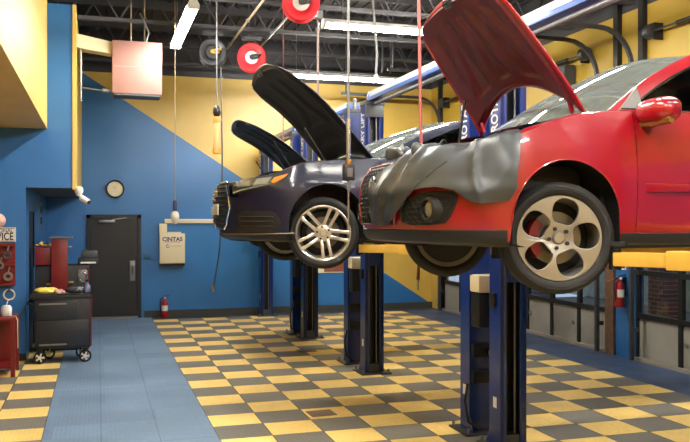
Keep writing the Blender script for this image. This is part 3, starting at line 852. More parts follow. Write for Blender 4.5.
for cx, cy, al, lb in LAMPS:
    tube_lamp(cx, cy, 4.6, al, lb or 'unseen fluorescent tube light of the rows nearer the camera, filled out to brighten the floor, above the picture')
# ------------------------------------------------------------------ two-post lifts
IN_LIFT = 'blue two-post lifts'
def ucol(H_):
    """column open towards +y, back plate at -y"""
    m = MB(); w = .125
    m.box(-w, w, -.10, -.085, 0, H_); m.box(-w, -w + .014, -.085, .09, 0, H_); m.box(w - .014, w, -.085, .09, 0, H_)
    m.box(-w + .014, -.065, .076, .09, 0, H_); m.box(.065, w - .014, .076, .09, 0, H_)
    return m
def make_lift(label, x, yn, yf, arms_z, aim, top=3.42):
    t = thing('car_lift', label, 'car lift', (x, (yn + yf) / 2, 0), 0, IN_LIFT)
    hy = (yf - yn) / 2
    for sg in (-1, 1):                                     # -1 near post opens to +y, +1 far post opens to -y
        Mp = Matrix.Translation((0, sg * hy, 0)) @ (Matrix.Identity(4) if sg < 0 else Matrix.Rotation(PI, 4, 'Z'))
        def X(mb): mb.v = [tuple(Mp @ Vector(v)) for v in mb.v]; return mb
        c = obj('column', X(ucol(top)), W['liftblue'], t)
        obj('base_plate', X(MB().box(-.20, .20, -.20, .19, 0, .018)), W['dgrey'], c, bevel=.004)
        for bx in (-.165, .165):
            for by in (-.165, .155): obj('anchor_bolt', X(MB().cyl((bx, by, .018), (bx, by, .06), .013, 8)), W['grey'], c)
        for gx in (-.115, .115):
            g = MB(); g.prism([(-.18, .018), (-.10, .018), (-.10, .15)], Matrix.Translation((gx, 0, 0)) @ Matrix(((0, 0, 1, 0), (1, 0, 0, 0), (0, 1, 0, 0), (0, 0, 0, 1))), -.006, .006)
            obj('gusset', X(g), W['liftblue'], c)
        obj('slide_track', X(MB().box(-.105, .105, -.084, -.07, .05, top - .05).box(-.02, .02, -.07, -.04, .05, top - .1)), W['channel'], c)
        obj('lift_chain', X(MB().box(-.050, -.036, .03, .04, .1, top - .1)), W['grey'], c)
        obj('channel_plug', X(MB().box(-.06, .06, -.06, .085, .018, .12)), W['dgrey'], c)
        obj('column_cap', X(MB().box(-.135, .135, -.11, .10, top - .02, top + .04).box(-.12, .12, .090, .102, top - .17, top - .02)), W['dgrey'], c, bevel=.008)
        obj('head_pulley', X(MB().cyl((0, -.03, top + .04), (0, -.03, top + .19), .03, 12)), W['grey'], c)
        # lettering reads upwards on the side facing -x
        Mt = Matrix.Translation((-.1265, sg * hy, top - .43)) @ Matrix(((0, 0, -1, 0), (-1, 0, 0, 0), (0, 1, 0, 0), (0, 0, 0, 1)))
        Mt = Mt @ Matrix.Rotation(PI / 2, 4, 'Z')
        obj('lettering', text_mesh('ROTARY LIFT', .165, Mt @ Matrix.Scale(.66, 4, (1, 0, 0)), .0008, .004), W['white'], c)
        st = MB().box(-.1275, -.1252, sg * hy - .03, sg * hy + .03, .34, .43)
        obj('warning_sticker', st, W['white'], c)
        # carriage and swing arms
        car = obj('carriage', X(MB().box(-.06, .06, -.06, .10, arms_z - .3, arms_z + .3).box(-.15, .15, .10, .17, arms_z - .09, arms_z + .11)), W['liftblue'], t)
        for e in (-1, 1):
            a = Vector((e * .10, sg * hy - sg * .21, arms_z)); b = Vector((aim[0] if e < 0 else aim[1], sg * aim[2], arms_z))
            m = lerp(a, b, .58)
            arm = MB().bar(a, m, .115, .105).bar(lerp(a, b, .5), b, .085, .08)
            ao = obj('swing_arm', arm, W['yarm'], t, bevel=.008)
            obj('arm_pivot', MB().cyl(a + Vector((0, 0, -.09)), a + Vector((0, 0, .09)), .05, 16), W['dgrey'], ao)
            obj('lift_pad', MB().cyl(b + Vector((0, 0, -.06)), b + Vector((0, 0, .075)), .035, 14).cyl(b + Vector((0, 0, .075)), b + Vector((0, 0, .10)), .06, 18), W['rubber'], ao)
        if sg < 0:
            pu = obj('power_unit', X(MB().box(-.12, .12, -.28, -.105, .98, 1.29)), W['black'], t, bevel=.02)
            obj('oil_tank', X(MB().box(-.13, .13, -.295, -.103, 1.292, 1.45)), W['cream'], pu, bevel=.025)
            obj('hydraulic_hose', X(MB().tube([(.09, -.20, 1.44), (.09, -.20, 1.7), (.09, -.13, 2.2), (.09, -.12, top)], .012, 8)), W['rubber'], pu)
            for z in (.52, .76): 
                lk = obj('lock_box', X(MB().box(-.11, .07, -.15, -.101, z - .06, z + .06)), W['black'], c, bevel=.006)
            obj('lock_release', X(MB().box(.05, .11, -.19, -.11, .70, .80).cyl((.08, -.19, .70), (.08, -.19, .60), .02, 10).cyl((.03, -.20, .74), (.11, -.20, .74), .035, 12)), W['brass'], c, bevel=.006)
            obj('floor_hose', X(MB().tube([(-.135, -.08, .45), (-.17, -.10, .3), (-.16, -.15, .12), (-.06, -.19, .05)], .012, 8)), W['rubber'], c)
        else:
            obj('pendant_switch', X(MB().box(.126, .155, -.05, .03, 1.2, 1.32)), W['black'], c, bevel=.004)
    bm_ = MB().box(-.075, .075, -hy, hy, top + .04, top + .135)
    beam = obj('overhead_beam', bm_, W['liftblue_light'], t, bevel=.01)
    obj('beam_flange', MB().box(-.085, .085, -hy + .1, hy - .1, top + .131, top + .143).box(-.079, -.0755, -hy + .12, hy - .12, top + .085, top + .13), mat('beam_face', (206, 212, 222), .3), beam)
    obj('shutoff_bar', MB().cyl((-.02, -hy + .2, top - .01), (-.02, hy - .2, top - .01), .024, 14), W['grey'], beam)
    for e in (-1, 1): obj('bar_bracket', MB().box(-.03, .0, e * (hy - .35) - .015, e * (hy - .35) + .015, top - .01, top + .06), W['dgrey'], beam)
    return t
AZ = 1.715
make_lift('blue two-post lift carrying the red hatchback, its far post nearest the camera', 3.37, 3.18, 6.15, AZ, (-.52, 1.25, .72), 3.45)
make_lift('blue two-post lift carrying the dark saloon behind the red hatchback', 3.36, 6.72, 9.68, 1.665, (-.9, 1.2, .74), 3.42)
make_lift('blue two-post lift behind the dark saloon, carrying the farthest raised bonnet', 3.37, 10.45, 12.88, 1.70, (-.8, 1.2, .74), 3.42)
make_lift('empty blue two-post lift nearest the back wall', 3.30, 13.38, 16.12, 1.75, (-.6, .9, .7), 3.42)

# ------------------------------------------------------------------ garage-door tracks and shafts on the right wall
def track(y, e, label, zt=4.05):
    t = thing('door_track', label, 'door track', (RX - .12, y, 0), 0, 'overhead door tracks')
    path = [(0, 0, .02), (0, 0, zt)] + [(-.52 + .52 * math.cos(a), 0, zt + .52 * math.sin(a)) for a in [R(15 * k) for k in range(1, 7)]] + [(-2.2, 0, zt + .53)]
    m = MB()
    for p, q in zip(path, path[1:]): m.bar(p, q, .055, .05, up=(0, 1, 0))
    obj('rail', m, W['dgrey'], t)
    obj('wall_angle', MB().box(.04, .118, -.05 + e, .05 + e, 3.36, 5.3), W['black'], t)
    for z in (.4, 1.2, 2.0, 2.8, 3.6): obj('track_bracket', MB().box(.0, .10, -.02, .02, z, z + .06), W['dgrey'], t)
    obj('ceiling_hanger', MB().bar((-2.1, 0, zt + .55), (-2.1, 0, CZ - .04), .03), W['dgrey'], t)
    return t
for y, e, lb in ((9.36, -.13, 'overhead door track just left of the red hatchback roof, right of the wall pier'), (10.16, -.38, 'overhead door track left of the wall pier, behind the windshield of the red hatchback'),
                 (13.1, .12, 'overhead door track behind the open red bonnet'), (13.62, -.1, 'overhead door track of the farthest glazed door'), (15.85, .12, 'overhead door track at the far corner of the right wall')):
    track(y, e, lb)
for y0, y1, lb in ((6.2, 9.0, 'dark torsion spring shaft over the glazed door beside the red hatchback'), (10.4, 12.95, 'dark torsion spring shaft over the glazed door behind the red bonnet'), (13.8, 15.7, 'dark torsion spring shaft over the farthest glazed door')):
    t = thing('torsion_shaft', lb, 'door shaft', (RX - .13, y0, 4.45), 0, 'spring shafts over the doors'); L_ = y1 - y0
    obj('shaft', MB().cyl((0, 0, 0), (0, L_, 0), .016, 8), W['dgrey'], t)
    obj('spring', MB().cyl((0, L_ * .2, 0), (0, L_ * .8, 0), .03, 14), W['black'], t)
    for yy in (.05, L_ - .05): obj('cable_drum', MB().cyl((0, yy - .05, 0), (0, yy + .05, 0), .10, 18), W['dgrey'], t)
    for yy in (.13, L_ * .5, L_ - .13): obj('bearing_plate', MB().box(-.02, .125, yy - .012, yy + .012, -.12, .10), W['black'], t)
t = thing('door_operator', 'dark motor box bracketed to the yellow wall under the door rails', 'door opener', (RX - .12, 11.0, 4.05))
obj('housing', MB().box(-.10, .10, -.14, .14, -.1, .32), W['dgrey'], t, bevel=.015); obj('mount', MB().box(-.03, .12, -.05, .05, -.34, -.1), W['black'], t); obj('wheel_hub', MB().cyl((-.11, 0, .1), (-.16, 0, .1), .09, 18), W['black'], t)
# ------------------------------------------------------------------ things on the back wall
RY = Matrix(((1, 0, 0, 0), (0, 0, 1, 0), (0, 1, 0, 0), (0, 0, 0, 1)))       # local z -> +y, local xy -> xz plane
FACE = Matrix(((1, 0, 0, 0), (0, 0, -1, 0), (0, 1, 0, 0), (0, 0, 0, 1)))    # text upright facing -y
t = thing('wall_clock', 'round white wall clock with a black rim above the dark door', 'clock', (.34, BX - .02, 2.57))
obj('rim', MB().lathe([(.150, -.045), (.165, -.05), (.178, -.03), (.178, .02), (.150, .02), (.150, -.045)], RY, 40), W['black'], t)
obj('dial', MB().lathe([(.0, -.022), (.152, -.022)], RY, 40), W['cream'], t)
mk = MB()
for k in range(12):
    a = PI * k / 6; mk.bar((.118 * math.sin(a), -.024, .118 * math.cos(a)), (.138 * math.sin(a), -.024, .138 * math.cos(a)), .008, .003)
obj('hour_marks', mk, W['ink'], t)
obj('hour_hand', MB().bar((0, -.027, 0), (-.045, -.027, .055), .010, .003), W['ink'], t)
obj('minute_hand', MB().bar((0, -.030, 0), (.02, -.030, .11), .007, .003), W['ink'], t)

t = thing('first_aid_cabinet', 'white metal supply cabinet with blue and red lettering on the blue wall', 'cabinet', (1.44, BX - .005, 1.08))
obj('body', MB().box(-.25, .25, -.16, 0, .0, .60), W['cream'], t, bevel=.008)
obj('door', MB().box(-.245, .245, -.178, -.161, .008, .592), W['cream'], t, bevel=.006)
obj('shadow_strip', MB().box(-.25, .25, -.15, -.0, -.045, -.002), W['black'], t)  # black strip standing in for the shadow under the cabinet
obj('side_box', MB().box(-.25, -.10, -.10, 0, .602, .80), W['cream'], t, bevel=.006)
obj('top_tray', MB().box(-.09, .18, -.13, -.03, .602, .632), W['cream'], t, bevel=.005)
obj('logo', text_mesh('CINTAS', .115, Matrix.Translation((0, -.180, .485)) @ FACE, .0006, .004), W['ink_blue'], t)
obj('logo_swoosh', MB().tube([(-.15, -.18, .425), (-.05, -.18, .435), (.05, -.18, .436), (.15, -.18, .425)], .006, 6), W['ink_red'], t)
obj('small_emblem', MB().tube([(-.09 + .03 * math.cos(a), -.18, .35 + .03 * math.sin(a)) for a in [R(30 * k) for k in range(2, 12)]], .007, 6), W['ink_blue'], t)
obj('small_print', text_mesh('First Aid & Safety', .035, Matrix.Translation((.05, -.180, .35)) @ FACE, .0004), W['grey'], t)
obj('latch', MB().box(.25, .268, -.14, -.10, .45, .52), W['grey'], t)

t = thing('wall_rail', 'long cream surface raceway on the blue wall, running behind the dark saloon', 'raceway', (1.9, BX - .0, 1.94))
obj('cover', MB().box(-.60, .75, -.07, 0, -.05, .0), W['cream'], t, bevel=.004); obj('lip', MB().box(-.60, .75, -.085, -.0, .002, .035), W['white'], t)
o = obj('thermostat', MB().box(.90, 1.02, BX - .03, BX, 1.17, 1.27), mat('teal_plate', (30, 90, 120), .5), bevel=.004); tag(o, 'small blue-painted junction plate on the wall right of the door', 'wall plate')
t = thing('wall_poster', 'pale board with a brown block, low on the wall behind the dark saloon wheel', 'board', (4.6, BX - .012, .82))
obj('sheet', MB().box(-.55, .65, 0, .010, 0, .5), W['cream'], t); obj('brown_block', MB().box(.05, .5, -.004, -.0005, .02, .48), mat('poster_brown', (134, 78, 62), .6), t)

def extinguisher(label, loc, s=1.0):
    t = thing('fire_extinguisher', label, 'fire extinguisher', loc); t.scale = (s, s, s)
    obj('cylinder', MB().lathe([(.0, 0), (.062, 0), (.068, .012), (.068, .30), (.060, .335), (.035, .36), (.022, .37), (.022, .39)], None, 28), W['red'], t)
    obj('instruction_label', MB().pts([[(.0690 * math.cos(R(a)), .0690 * math.sin(R(a)), z) for z in (.14, .25)] for a in range(-150, -29, 10)]), W['white'], t)
    obj('valve', MB().lathe([(.026, .39), (.026, .42), (.014, .43)], None, 16), W['brass'], t)
    obj('lever', MB().bar((-.02, 0, .43), (.10, 0, .455), .022, .008).bar((-.02, 0, .415), (.085, 0, .40), .022, .008), W['black'], t)
    obj('gauge', MB().cyl((0, -.03, .405), (0, -.045, .405), .018, 14), W['white'], t)
    obj('hose', MB().tube([(-.025, 0, .41), (-.085, -.01, .38), (-.092, -.02, .28), (-.085, -.03, .14), (-.08, -.03, .10)], .011, 8), W['rubber'], t)
    return t
extinguisher('red fire extinguisher standing on the floor at the foot of the blue back wall', (1.29, BX - .16, .0), .98)
e2 = extinguisher('red fire extinguisher hung on the blue pier between the glazed doors', (RX - .10, 9.66, .72), 1.0)
obj('wall_bracket', MB().box(.055, .098, -.03, .03, .15, .42), W['black'], e2)
obj('orange_tag', MB().bar((-.03, .05, .40), (-.10, .16, .35), .05, .003), mat('orange_tag', (226, 110, 60), .6), e2)
t = thing('safety_sign', 'small red and white sign above the extinguisher on the blue pier', 'sign', (RX - .008, 9.72, 1.24))
obj('plate', MB().box(-.006, .006, -.09, .09, 0, .16), W['white'], t); obj('red_field', MB().box(-.008, -.0065, -.07, .07, .02, .14), W['red'], t)

# ------------------------------------------------------------------ heater, flue, camera on the left
t = thing('unit_heater', 'salmon pink box heater hanging from the roof by two rods', 'heater', (.57, 12.3, 3.80))
obj('cabinet', MB().box(-.36, .36, 0, .40, .03, .81), W['pink'], t, bevel=.012)
obj('bottom_pan', MB().box(-.33, .34, .01, .38, .0, .028), W['dgrey'], t)
obj('front_seam', MB().box(-.345, .345, -.004, .0, .425, .431), mat('pink_seam', (196, 160, 148), .5), t)
for x in (-.02, .03): obj('hanger_rod', MB().cyl((x * 4, .3, .81), (x * 4, .3, CZ - 3.80 - .05), .012, 8), W['hosebrown'], t)
obj('flex_conduit', MB().tube([(.03, .25, .81), (.14, .24, .86), (.18, .24, 1.0), (.12, .25, 1.15), (.05, .28, 1.3)], .014, 8), W['grey'], t)
obj('flue', MB().pts([[(-.36, y0, z0), (-.36, y1, z0), (-.36, y1, z1), (-.36, y0, z1), (-.36, y0, z0)] for y0, y1, z0, z1 in [(.1, .34, .62, .80)]] + [[(-.86, y0, z0), (-.86, y1, z0), (-.86, y1, z1), (-.86, y0, z1), (-.86, y0, z0)] for y0, y1, z0, z1 in [(.05, .35, .68, .88)]]), W['cream'], t)
obj('gas_valve', MB().cyl((-.40, .1, .07), (-.50, .1, .07), .035, 12).cyl((-.50, .1, .07), (-.82, .1, .10), .012, 8).cyl((-.80, .1, -.1), (-.80, .1, .75), .014, 8), W['grey'], t)
t = thing('security_camera', 'small white camera under the lower corner of the yellow bulkhead edge', 'camera', (-.25, 11.95, 2.33))
obj('mount', MB().lathe([(.0, .10), (.055, .08), (.06, .02), (.03, -.04), (.0, -.05)], None, 18), W['white'], t)
obj('camera_body', MB().cyl((.03, -.01, -.06), (.13, -.07, -.13), .042, 14), W['white'], t); obj('lens', MB().cyl((.13, -.07, -.13), (.138, -.075, -.136), .03, 14), W['black'], t)

# ------------------------------------------------------------------ reels and hanging lines
def reel(label, loc, r, m, face, rz=0, line=None):
    t = thing('hose_reel', label, 'reel', loc, rz, 'hanging reels')
    obj('flange', MB().lathe([(r * .52, -.07), (r * .60, -.085), (r * .93, -.085), (r, -.07), (r, -.055), (r * .9, -.05), (r * .9, .05), (r, .055), (r, .07), (r * .93, .085), (r * .3, .085), (r * .3, -.04), (r * .52, -.07)], RY, 44), m, t)
    obj('hub_face', MB().lathe([(.0, -.06), (r * .50, -.06), (r * .53, -.04), (r * .53, .02)], RY, 32), face, t)
    obj('guide_arm', MB().bar((.0, -.11, .02), (r * .62, -.11, r * .18), .05, .03).bar((.0, -.10, -.03), (r * .5, -.10, .0), .03, .03).cyl((0, -.13, 0), (0, .1, 0), .035, 12), W['brass'] if m is not W['reelred'] else W['dgrey'], t)
    obj('hanger', MB().bar((-.05, 0, r * .8), (-.05, 0, CZ - loc[2] - .1), .04, .02).bar((.05, 0, r * .8), (.05, 0, CZ - loc[2] - .1), .04, .02).box(-.16, .16, -.06, .06, r + .06, r + .10), W['dgrey'], t)
    return t
reel('large red hose reel nearest the camera, cut by the top edge of the picture', (2.42, 9.67, 4.64), .235, W['reelred'], W['white'], -.2)
reel('small red hose reel with a white hub above the tip of the dark raised bonnet', (2.38, 12.77, 4.56), .235, W['reelred'], W['white'], -.2)
reel('black cord reel with a brass centre hanging left of the red reels', (1.75, 12.75, 4.60), .225, mat('reel_dark', (28, 31, 36), .4), W['black'], -.15)

t = thing('pendant_work_light', 'caged bulb work light hanging on a thin cord in front of the blue wall', 'work light', (1.02, 11.2, 1.96), 0, 'hanging lines')
obj('cord', MB().cyl((0, 0, .22), (0, 0, CZ - 1.96 - .12), .006, 6), W['hosebrown'], t)
obj('handle', MB().lathe([(.0, .26), (.02, .255), (.028, .22), (.026, .12), (.036, .11)], None, 16), mat('navy_plastic', (30, 36, 70), .5), t)
obj('lamp_guard', MB().lathe([(.0, -.07), (.03, -.06), (.055, 0), (.058, .05), (.04, .10), (.0, .11)], None, 18), mat('frosted_guard', (206, 204, 190), .4), t)
t = thing('hand_lamp', 'tan tubular hand lamp hanging by a cord in front of the yellow wall', 'hand lamp', (1.57, 11.03, 2.84), 0, 'hanging lines')
obj('tube', MB().lathe([(.0, .05), (.045, .05), (.05, .08), (.05, .48), (.04, .50), (.0, .50)], None, 18), mat('tan_tube', (206, 176, 120), .4), t)
for z in (.02, .45): obj('end_cap', MB().lathe([(.0, z), (.058, z), (.06, z + .04), (.055, z + .075), (.0, z + .075)], None, 18), W['orange'], t)
obj('grip', MB().lathe([(.0, .52), (.035, .53), (.055, .58), (.05, .64), (.02, .68), (.0, .68)], None, 16), W['black'], t)
obj('cord', MB().cyl((0, 0, .68), (0, 0, CZ - 2.84 - .05), .008, 6), W['hosegrey'], t)
def hang(name, label, cat, pts, r, m, extra=None):
    x, y, z = pts[-1]
    t = thing(name, label, cat, (x, y, z), 0, 'hanging lines')
    obj('line', MB().tube([(a - x, b - y, c_ - z) for a, b, c_ in pts], r, 8), m, t)
    if extra: extra(t)
    return t
hang('air_hose', 'thin dark hose hanging left of the dark saloon and swinging in below it', 'hose', [(1.86, 12.62, 4.35), (1.88, 12.62, 3.0), (1.88, 12.62, 2.0), (1.83, 12.62, 1.4), (1.74, 12.62, .86)], .011, W['dgrey'],
     lambda t: obj('coupling', MB().cyl((0, 0, -.04), (-.01, 0, .06), .018, 10), W['brass'], t))
def clampx(t):
    obj('hose_end', MB().cyl((0, 0, -.35), (0, 0, .0), .010, 8), W['steel'], t)
    obj('hook_block', MB().box(-.05, .05, -.04, .04, .10, .24), W['black'], t, bevel=.01); obj('block_face', MB().box(-.025, .025, -.045, -.041, .13, .21), W['grey'], t)
    obj('sleeve', MB().cyl((0, 0, .26), (0, 0, .66), .020, 10), W['steel'], t)
    obj('swivel', MB().lathe([(.0, .22), (.03, .23), (.03, .28), (.0, .30)], None, 12), W['brass'], t)
hang('air_line', 'grey hose with a black block and steel sleeve hanging in front of the dark saloon', 'hose', [(2.16, 6.87, CZ), (2.16, 6.87, 4.0), (2.16, 6.87, 2.20)], .012, W['hosegrey'], clampx)
hang('red_hose', 'pink red hose hanging in front of the yellow wall beside the raised red bonnet', 'hose', [(2.60, 6.4, CZ), (2.64, 6.4, 4.2), (2.67, 6.4, 2.55)], .015, W['hosepink'],
     lambda t: obj('nozzle', MB().cyl((0, 0, -.12), (0, 0, .01), .014, 8), W['brass'], t))
hang('cord_drop', 'pale hanging cord right of the lower tube light, left of the lift post top', 'cord', [(3.20, 9.3, CZ), (3.24, 9.3, 4.6), (3.30, 9.32, 4.0), (3.29, 9.34, 3.72)], .015, W['hosegrey'],
     lambda t: obj('connector', MB().cyl((0, 0, -.06), (0, 0, .02), .03, 10), W['cream'], t))
hang('drop_tube', 'slim pinkish pipe hanging from the end of the nearer tube light', 'pipe', [(2.74, 10.04, CZ), (2.74, 10.04, 4.66), (2.74, 10.04, 3.45)], .014, mat('pipe_pinkgrey', (140, 118, 114), .5),
     lambda t: obj('top_clamp', MB().box(-.08, .06, -.04, .04, 1.12, 1.22), W['grey'], t))
hang('brown_hose', 'short brown hose with a brass tip hanging under the yellow swing arm', 'hose', [(3.72, 9.0, 1.72), (3.73, 9.0, 1.5), (3.71, 9.0, 1.22)], .020, mat('hose_brown', (116, 66, 50), .6),
     lambda t: obj('brass_tip', MB().cyl((0, 0, -.12), (0, 0, 0), .012, 8), W['steel'], t))
hang('thin_cord', 'thin cord hanging straight down left of the dark raised bonnet', 'cord', [(2.95, 13.0, CZ), (2.95, 13.0, 4.2), (2.95, 13.0, 2.2)], .010, W['hosepink'])
for i, (x, y0, y1, z, lb) in enumerate(((2.13, 9, 14.5, 4.9, 'tan conduit under the roof between the black reel and the small red reel'), (1.24, 11.0, 14.0, 4.92, 'short tan conduit under the roof left of the black cord reel'), (2.66, 8.5, 13.5, 4.92, 'dull conduit under the roof right of the small red reel'))):
    t = thing('conduit', lb, 'conduit', (x, y0, z), 0, 'roof conduits')
    obj('pipe', MB().cyl((0, 0, 0), (0, y1 - y0, 0), .018, 8), W['hosebrown'] if i < 2 else W['grey'], t)
    for q in (.2, .5, .8): obj('strap', MB().box(-.028, .028, (y1 - y0) * q - .02, (y1 - y0) * q + .02, -.02, .03), W['grey'], t)

# ------------------------------------------------------------------ left: sign, tool board, red cart, black tool cart
t = thing('service_sign', 'white sign with black lettering on the blue wall above the red tool board', 'sign', (-1.62, 11.885, 1.645))
obj('plate', MB().box(-.545, .545, 0, .012, 0, .20), W['white'], t); obj('border', MB().tube([(-.53, -.001, .012), (.53, -.001, .012), (.53, -.001, .188), (-.53, -.001, .188)], .004, 6, closed=True), W['ink'], t)
M1 = Matrix.Translation((-.0, -.002, .155)) @ FACE
a = text_mesh('PROFESSIONAL', .066, Matrix.Identity(4), .0006, .0008); xs = [v.co.x for v in a.vertices]; a.transform(Matrix.Translation((.51 - max(xs), -.002, .155)) @ FACE)
obj('top_line', a, W['ink'], t)
a = text_mesh('SERVICE', .145, Matrix.Scale(.72, 4, (1, 0, 0)), .0006, .003); xs = [v.co.x for v in a.vertices]; a.transform(Matrix.Translation((.515 - max(xs), -.002, .072)) @ FACE)
obj('main_line', a, W['ink'], t)
t = thing('wall_dispenser', 'pale peach plastic piece on the wall above the white sign', 'dispenser', (-1.30, 11.88, 1.86))
obj('shell', MB().lathe([(.0, -.12), (.05, -.11), (.09, -.05), (.10, 0)], Matrix.Translation((0, 0, .08)) @ RY, 20), W['skin'], t)
t = thing('tool_board', 'red steel wall board hung with hand tools beside the blue pillar', 'tool board', (-1.5, 11.885, 1.05))
obj('back_panel', MB().box(-.5, .42, 0, .0145, 0, .58), W['dred'], t); obj('top_ledge', MB().box(-.5, .42, -.10, 0, .54, .58), W['dred'], t); obj('bottom_ledge', MB().box(-.5, .42, -.10, 0, 0, .03), W['dred'], t); obj('mid_ledge', MB().box(-.5, .42, -.08, 0, .27, .30), W['dred'], t)
for i, (x, z, r, m, lb) in enumerate(((.33, .42, .055, 'dgrey', 'round black socket tool hanging highest on the red tool board'), (.24, .28, .05, 'grey', 'dull steel ring tool hanging at mid height on the red tool board'), (.34, .13, .06, 'grey', 'round steel tool hanging lowest on the red tool board'))):
    k = thing('hand_tool', lb, 'tool', (-1.5 + x, 11.765, 1.05 + z), 0, 'tools on the red board')
    obj('head', MB().lathe([(r * .5, -.02), (r, -.02), (r, .02), (r * .5, .02), (r * .5, -.02)], RY, 20), W[m], k); obj('shaft', MB().bar((0, 0, r * .9), (.02, 0, r * 2.2), .018), W['grey'], k)
t = thing('shop_stand', 'red steel open stand on the checkered floor at the left edge', 'stand', (-1.55, 10.95, 0))
for x in (-.55, .55):
    for y in (-.25, .25): obj('leg', MB().box(x - .025, x + .025, y - .025, y + .025, 0, .70), W['dred'], t)
obj('top', MB().box(-.575, .575, -.275, .275, .70, .735), W['dred'], t); obj('shelf', MB().box(-.525, .525, -.225, .225, .10, .13), W['dred'], t); obj('back_panel', MB().box(-.525, .525, .23, .245, .13, .70), W['dred'], t); obj('side_panel', MB().box(-.54, -.53, -.22, .22, .13, .70), W['dred'], t)
t = thing('white_canister', 'small white canister on top of the red stand', 'canister', (-1.10, 10.95, .735))
obj('body', MB().lathe([(.0, 0), (.06, 0), (.065, .02), (.065, .10), (.045, .13), (.0, .13)], None, 18), W['white'], t); obj('spout', MB().tube([(.0, 0, .13), (.02, 0, .2), (.08, 0, .21)], .008, 6), W['white'], t)
t = thing('cable_coil', 'pale cable coil hanging on the wall over the red stand', 'cable', (-1.16, 11.888, .92))
obj('coil', MB().tube([(.07 * math.cos(a), 0, .07 * math.sin(a)) for a in [R(20 * k) for k in range(18)]], .012, 6, closed=True), W['cream'], t)
obj('wall_hook', MB().tube([(0, .012, .09), (0, -.02, .06), (0, -.03, .08)], .006, 6), W['grey'], t)
t = thing('cable', 'thin pale cable dropping over the right end of the red stand', 'cable', (-.97, 10.72, .3))
obj('wire', MB().tube([(-.12, .10, .448), (-.0, .02, .448), (.02, -.0, .40), (.025, -.01, .2), (.025, 0, .05)], .006, 6), W['cream'], t)

t = thing('tool_cart', 'black rolling tool cart with spoked castors in front of the dark door', 'tool cart', (-.45, 11.55, 0))
obj('cabinet', MB().box(-.36, .36, -.02, .45, .20, .88), mat('cart_black', (18, 22, 32), .4), t, bevel=.012)
obj('drawer_front', MB().box(-.34, .20, -.035, -.021, .60, .84), mat('cart_drawer', (20, 28, 40), .38), t, bevel=.006)
obj('drawer_front', MB().box(-.34, .34, -.035, -.021, .24, .58), MATS['cart_drawer'], t, bevel=.006)
for z in (.80, .25): obj('drawer_pull', MB().box(-.30, .05, -.05, -.036, z, z + .02), W['grey'], t)
obj('red_edge', MB().box(.361, .375, -.02, .45, .22, .90), W['dred'], t)
obj('top_tray', MB().box(-.42, .37, -.05, .47, .88, .925), W['black'], t, bevel=.01)
obj('tray_rim', MB().tube([(-.41, -.04, .94), (.36, -.04, .94), (.36, .46, .94), (-.41, .46, .94)], .012, 6, closed=True), W['black'], t)
obj('handle', MB().tube([(-.36, -.0, .80), (-.45, -.0, .82), (-.45, .43, .82), (-.36, .43, .80)], .014, 8), W['black'], t)
for x, y in ((-.29, .0), (.29, .0), (-.20, .40), (.24, .40)):
    w = obj('caster', MB().lathe([(.060, -.025), (.078, -.022), (.085, -.012), (.085, .012), (.078, .022), (.060, .025), (.060, -.025)], Matrix.Translation((x, y, .086)) @ RY, 28), W['rubber'], t)
    sp = MB()
    for k in range(5): a = 2 * PI * k / 5; sp.bar((x, y - .018, .086), (x + .062 * math.cos(a), y - .018, .086 + .062 * math.sin(a)), .012, .02)
    sp.cyl((x, y - .03, .086), (x, y + .03, .086), .018, 12); obj('caster_spokes', sp, W['white'], w)
    obj('caster_fork', MB().box(x - .035, x + .035, y + .028, y + .036, .08, .2).box(x - .035, x + .035, y - .035, y + .036, .175, .2), W['black'], w)
def soft(name, label, cat, loc, sx, sy, sz, m, seed, group=None):
    r_ = random.Random(seed); ph = [r_.uniform(0, 6) for _ in range(6)]
    def f(a, b):
        th = PI * a; fi = 2 * PI * b
        k = 1 + .22 * math.sin(3 * fi + ph[0]) + .15 * math.sin(5 * fi + ph[1]) * math.sin(2 * th + ph[2])
        return (sx * k * math.sin(th) * math.cos(fi), sy * k * math.sin(th) * math.sin(fi), sz * (1 + .3 * math.sin(4 * fi + ph[3]) * math.sin(th)) * (1 + math.cos(th)) / 2 + .002)
    o = obj(name, MB().grid(f, 18, 30), m); o.location = loc; return tag(o, label, cat, group)
soft('work_gloves', 'crumpled yellow gloves on the left end of the black tool cart', 'gloves', (-.68, 11.70, .926), .14, .10, .09, W['ycloth'], 1)
soft('shop_rag', 'dark grey rag heaped on the right half of the tool cart top', 'rag', (-.29, 11.68, .926), .11, .09, .09, W['dgrey'], 2)
soft('pink_rag', 'small pink and white rag on the tool cart in front of the red cabinet', 'rag', (-.50, 11.60, .926), .07, .06, .07, mat('pink_rag', (200, 150, 140), .9), 3)
t = thing('spray_bottle', 'small violet grey bottle at the right end of the tool cart top', 'bottle', (-.14, 11.88, .927))
obj('body', MB().lathe([(.0, 0), (.04, 0), (.045, .02), (.045, .09), (.02, .13), (.02, .15)], None, 16), mat('violet_bottle', (120, 124, 160), .3), t); obj('cap', MB().lathe([(.024, .15), (.024, .18), (.0, .185)], None, 12), W['black'], t)
t = thing('brake_lathe', 'tall red and black shop machine standing behind the black tool cart', 'machine', (-.48, 12.65, 0))
obj('cabinet', MB().box(-.40, .36, .0, .5, .0, 1.27), W['black'], t, bevel=.01)
obj('red_column', MB().box(-.17, .06, -.12, -.002, .70, 1.68), W['dred'], t, bevel=.008)
obj('red_head', MB().box(-.40, -.175, -.06, .4, 1.28, 1.54), W['dred'], t, bevel=.012)
obj('top_plate', MB().box(-.19, .13, -.16, .1, 1.682, 1.70), W['grey'], t)
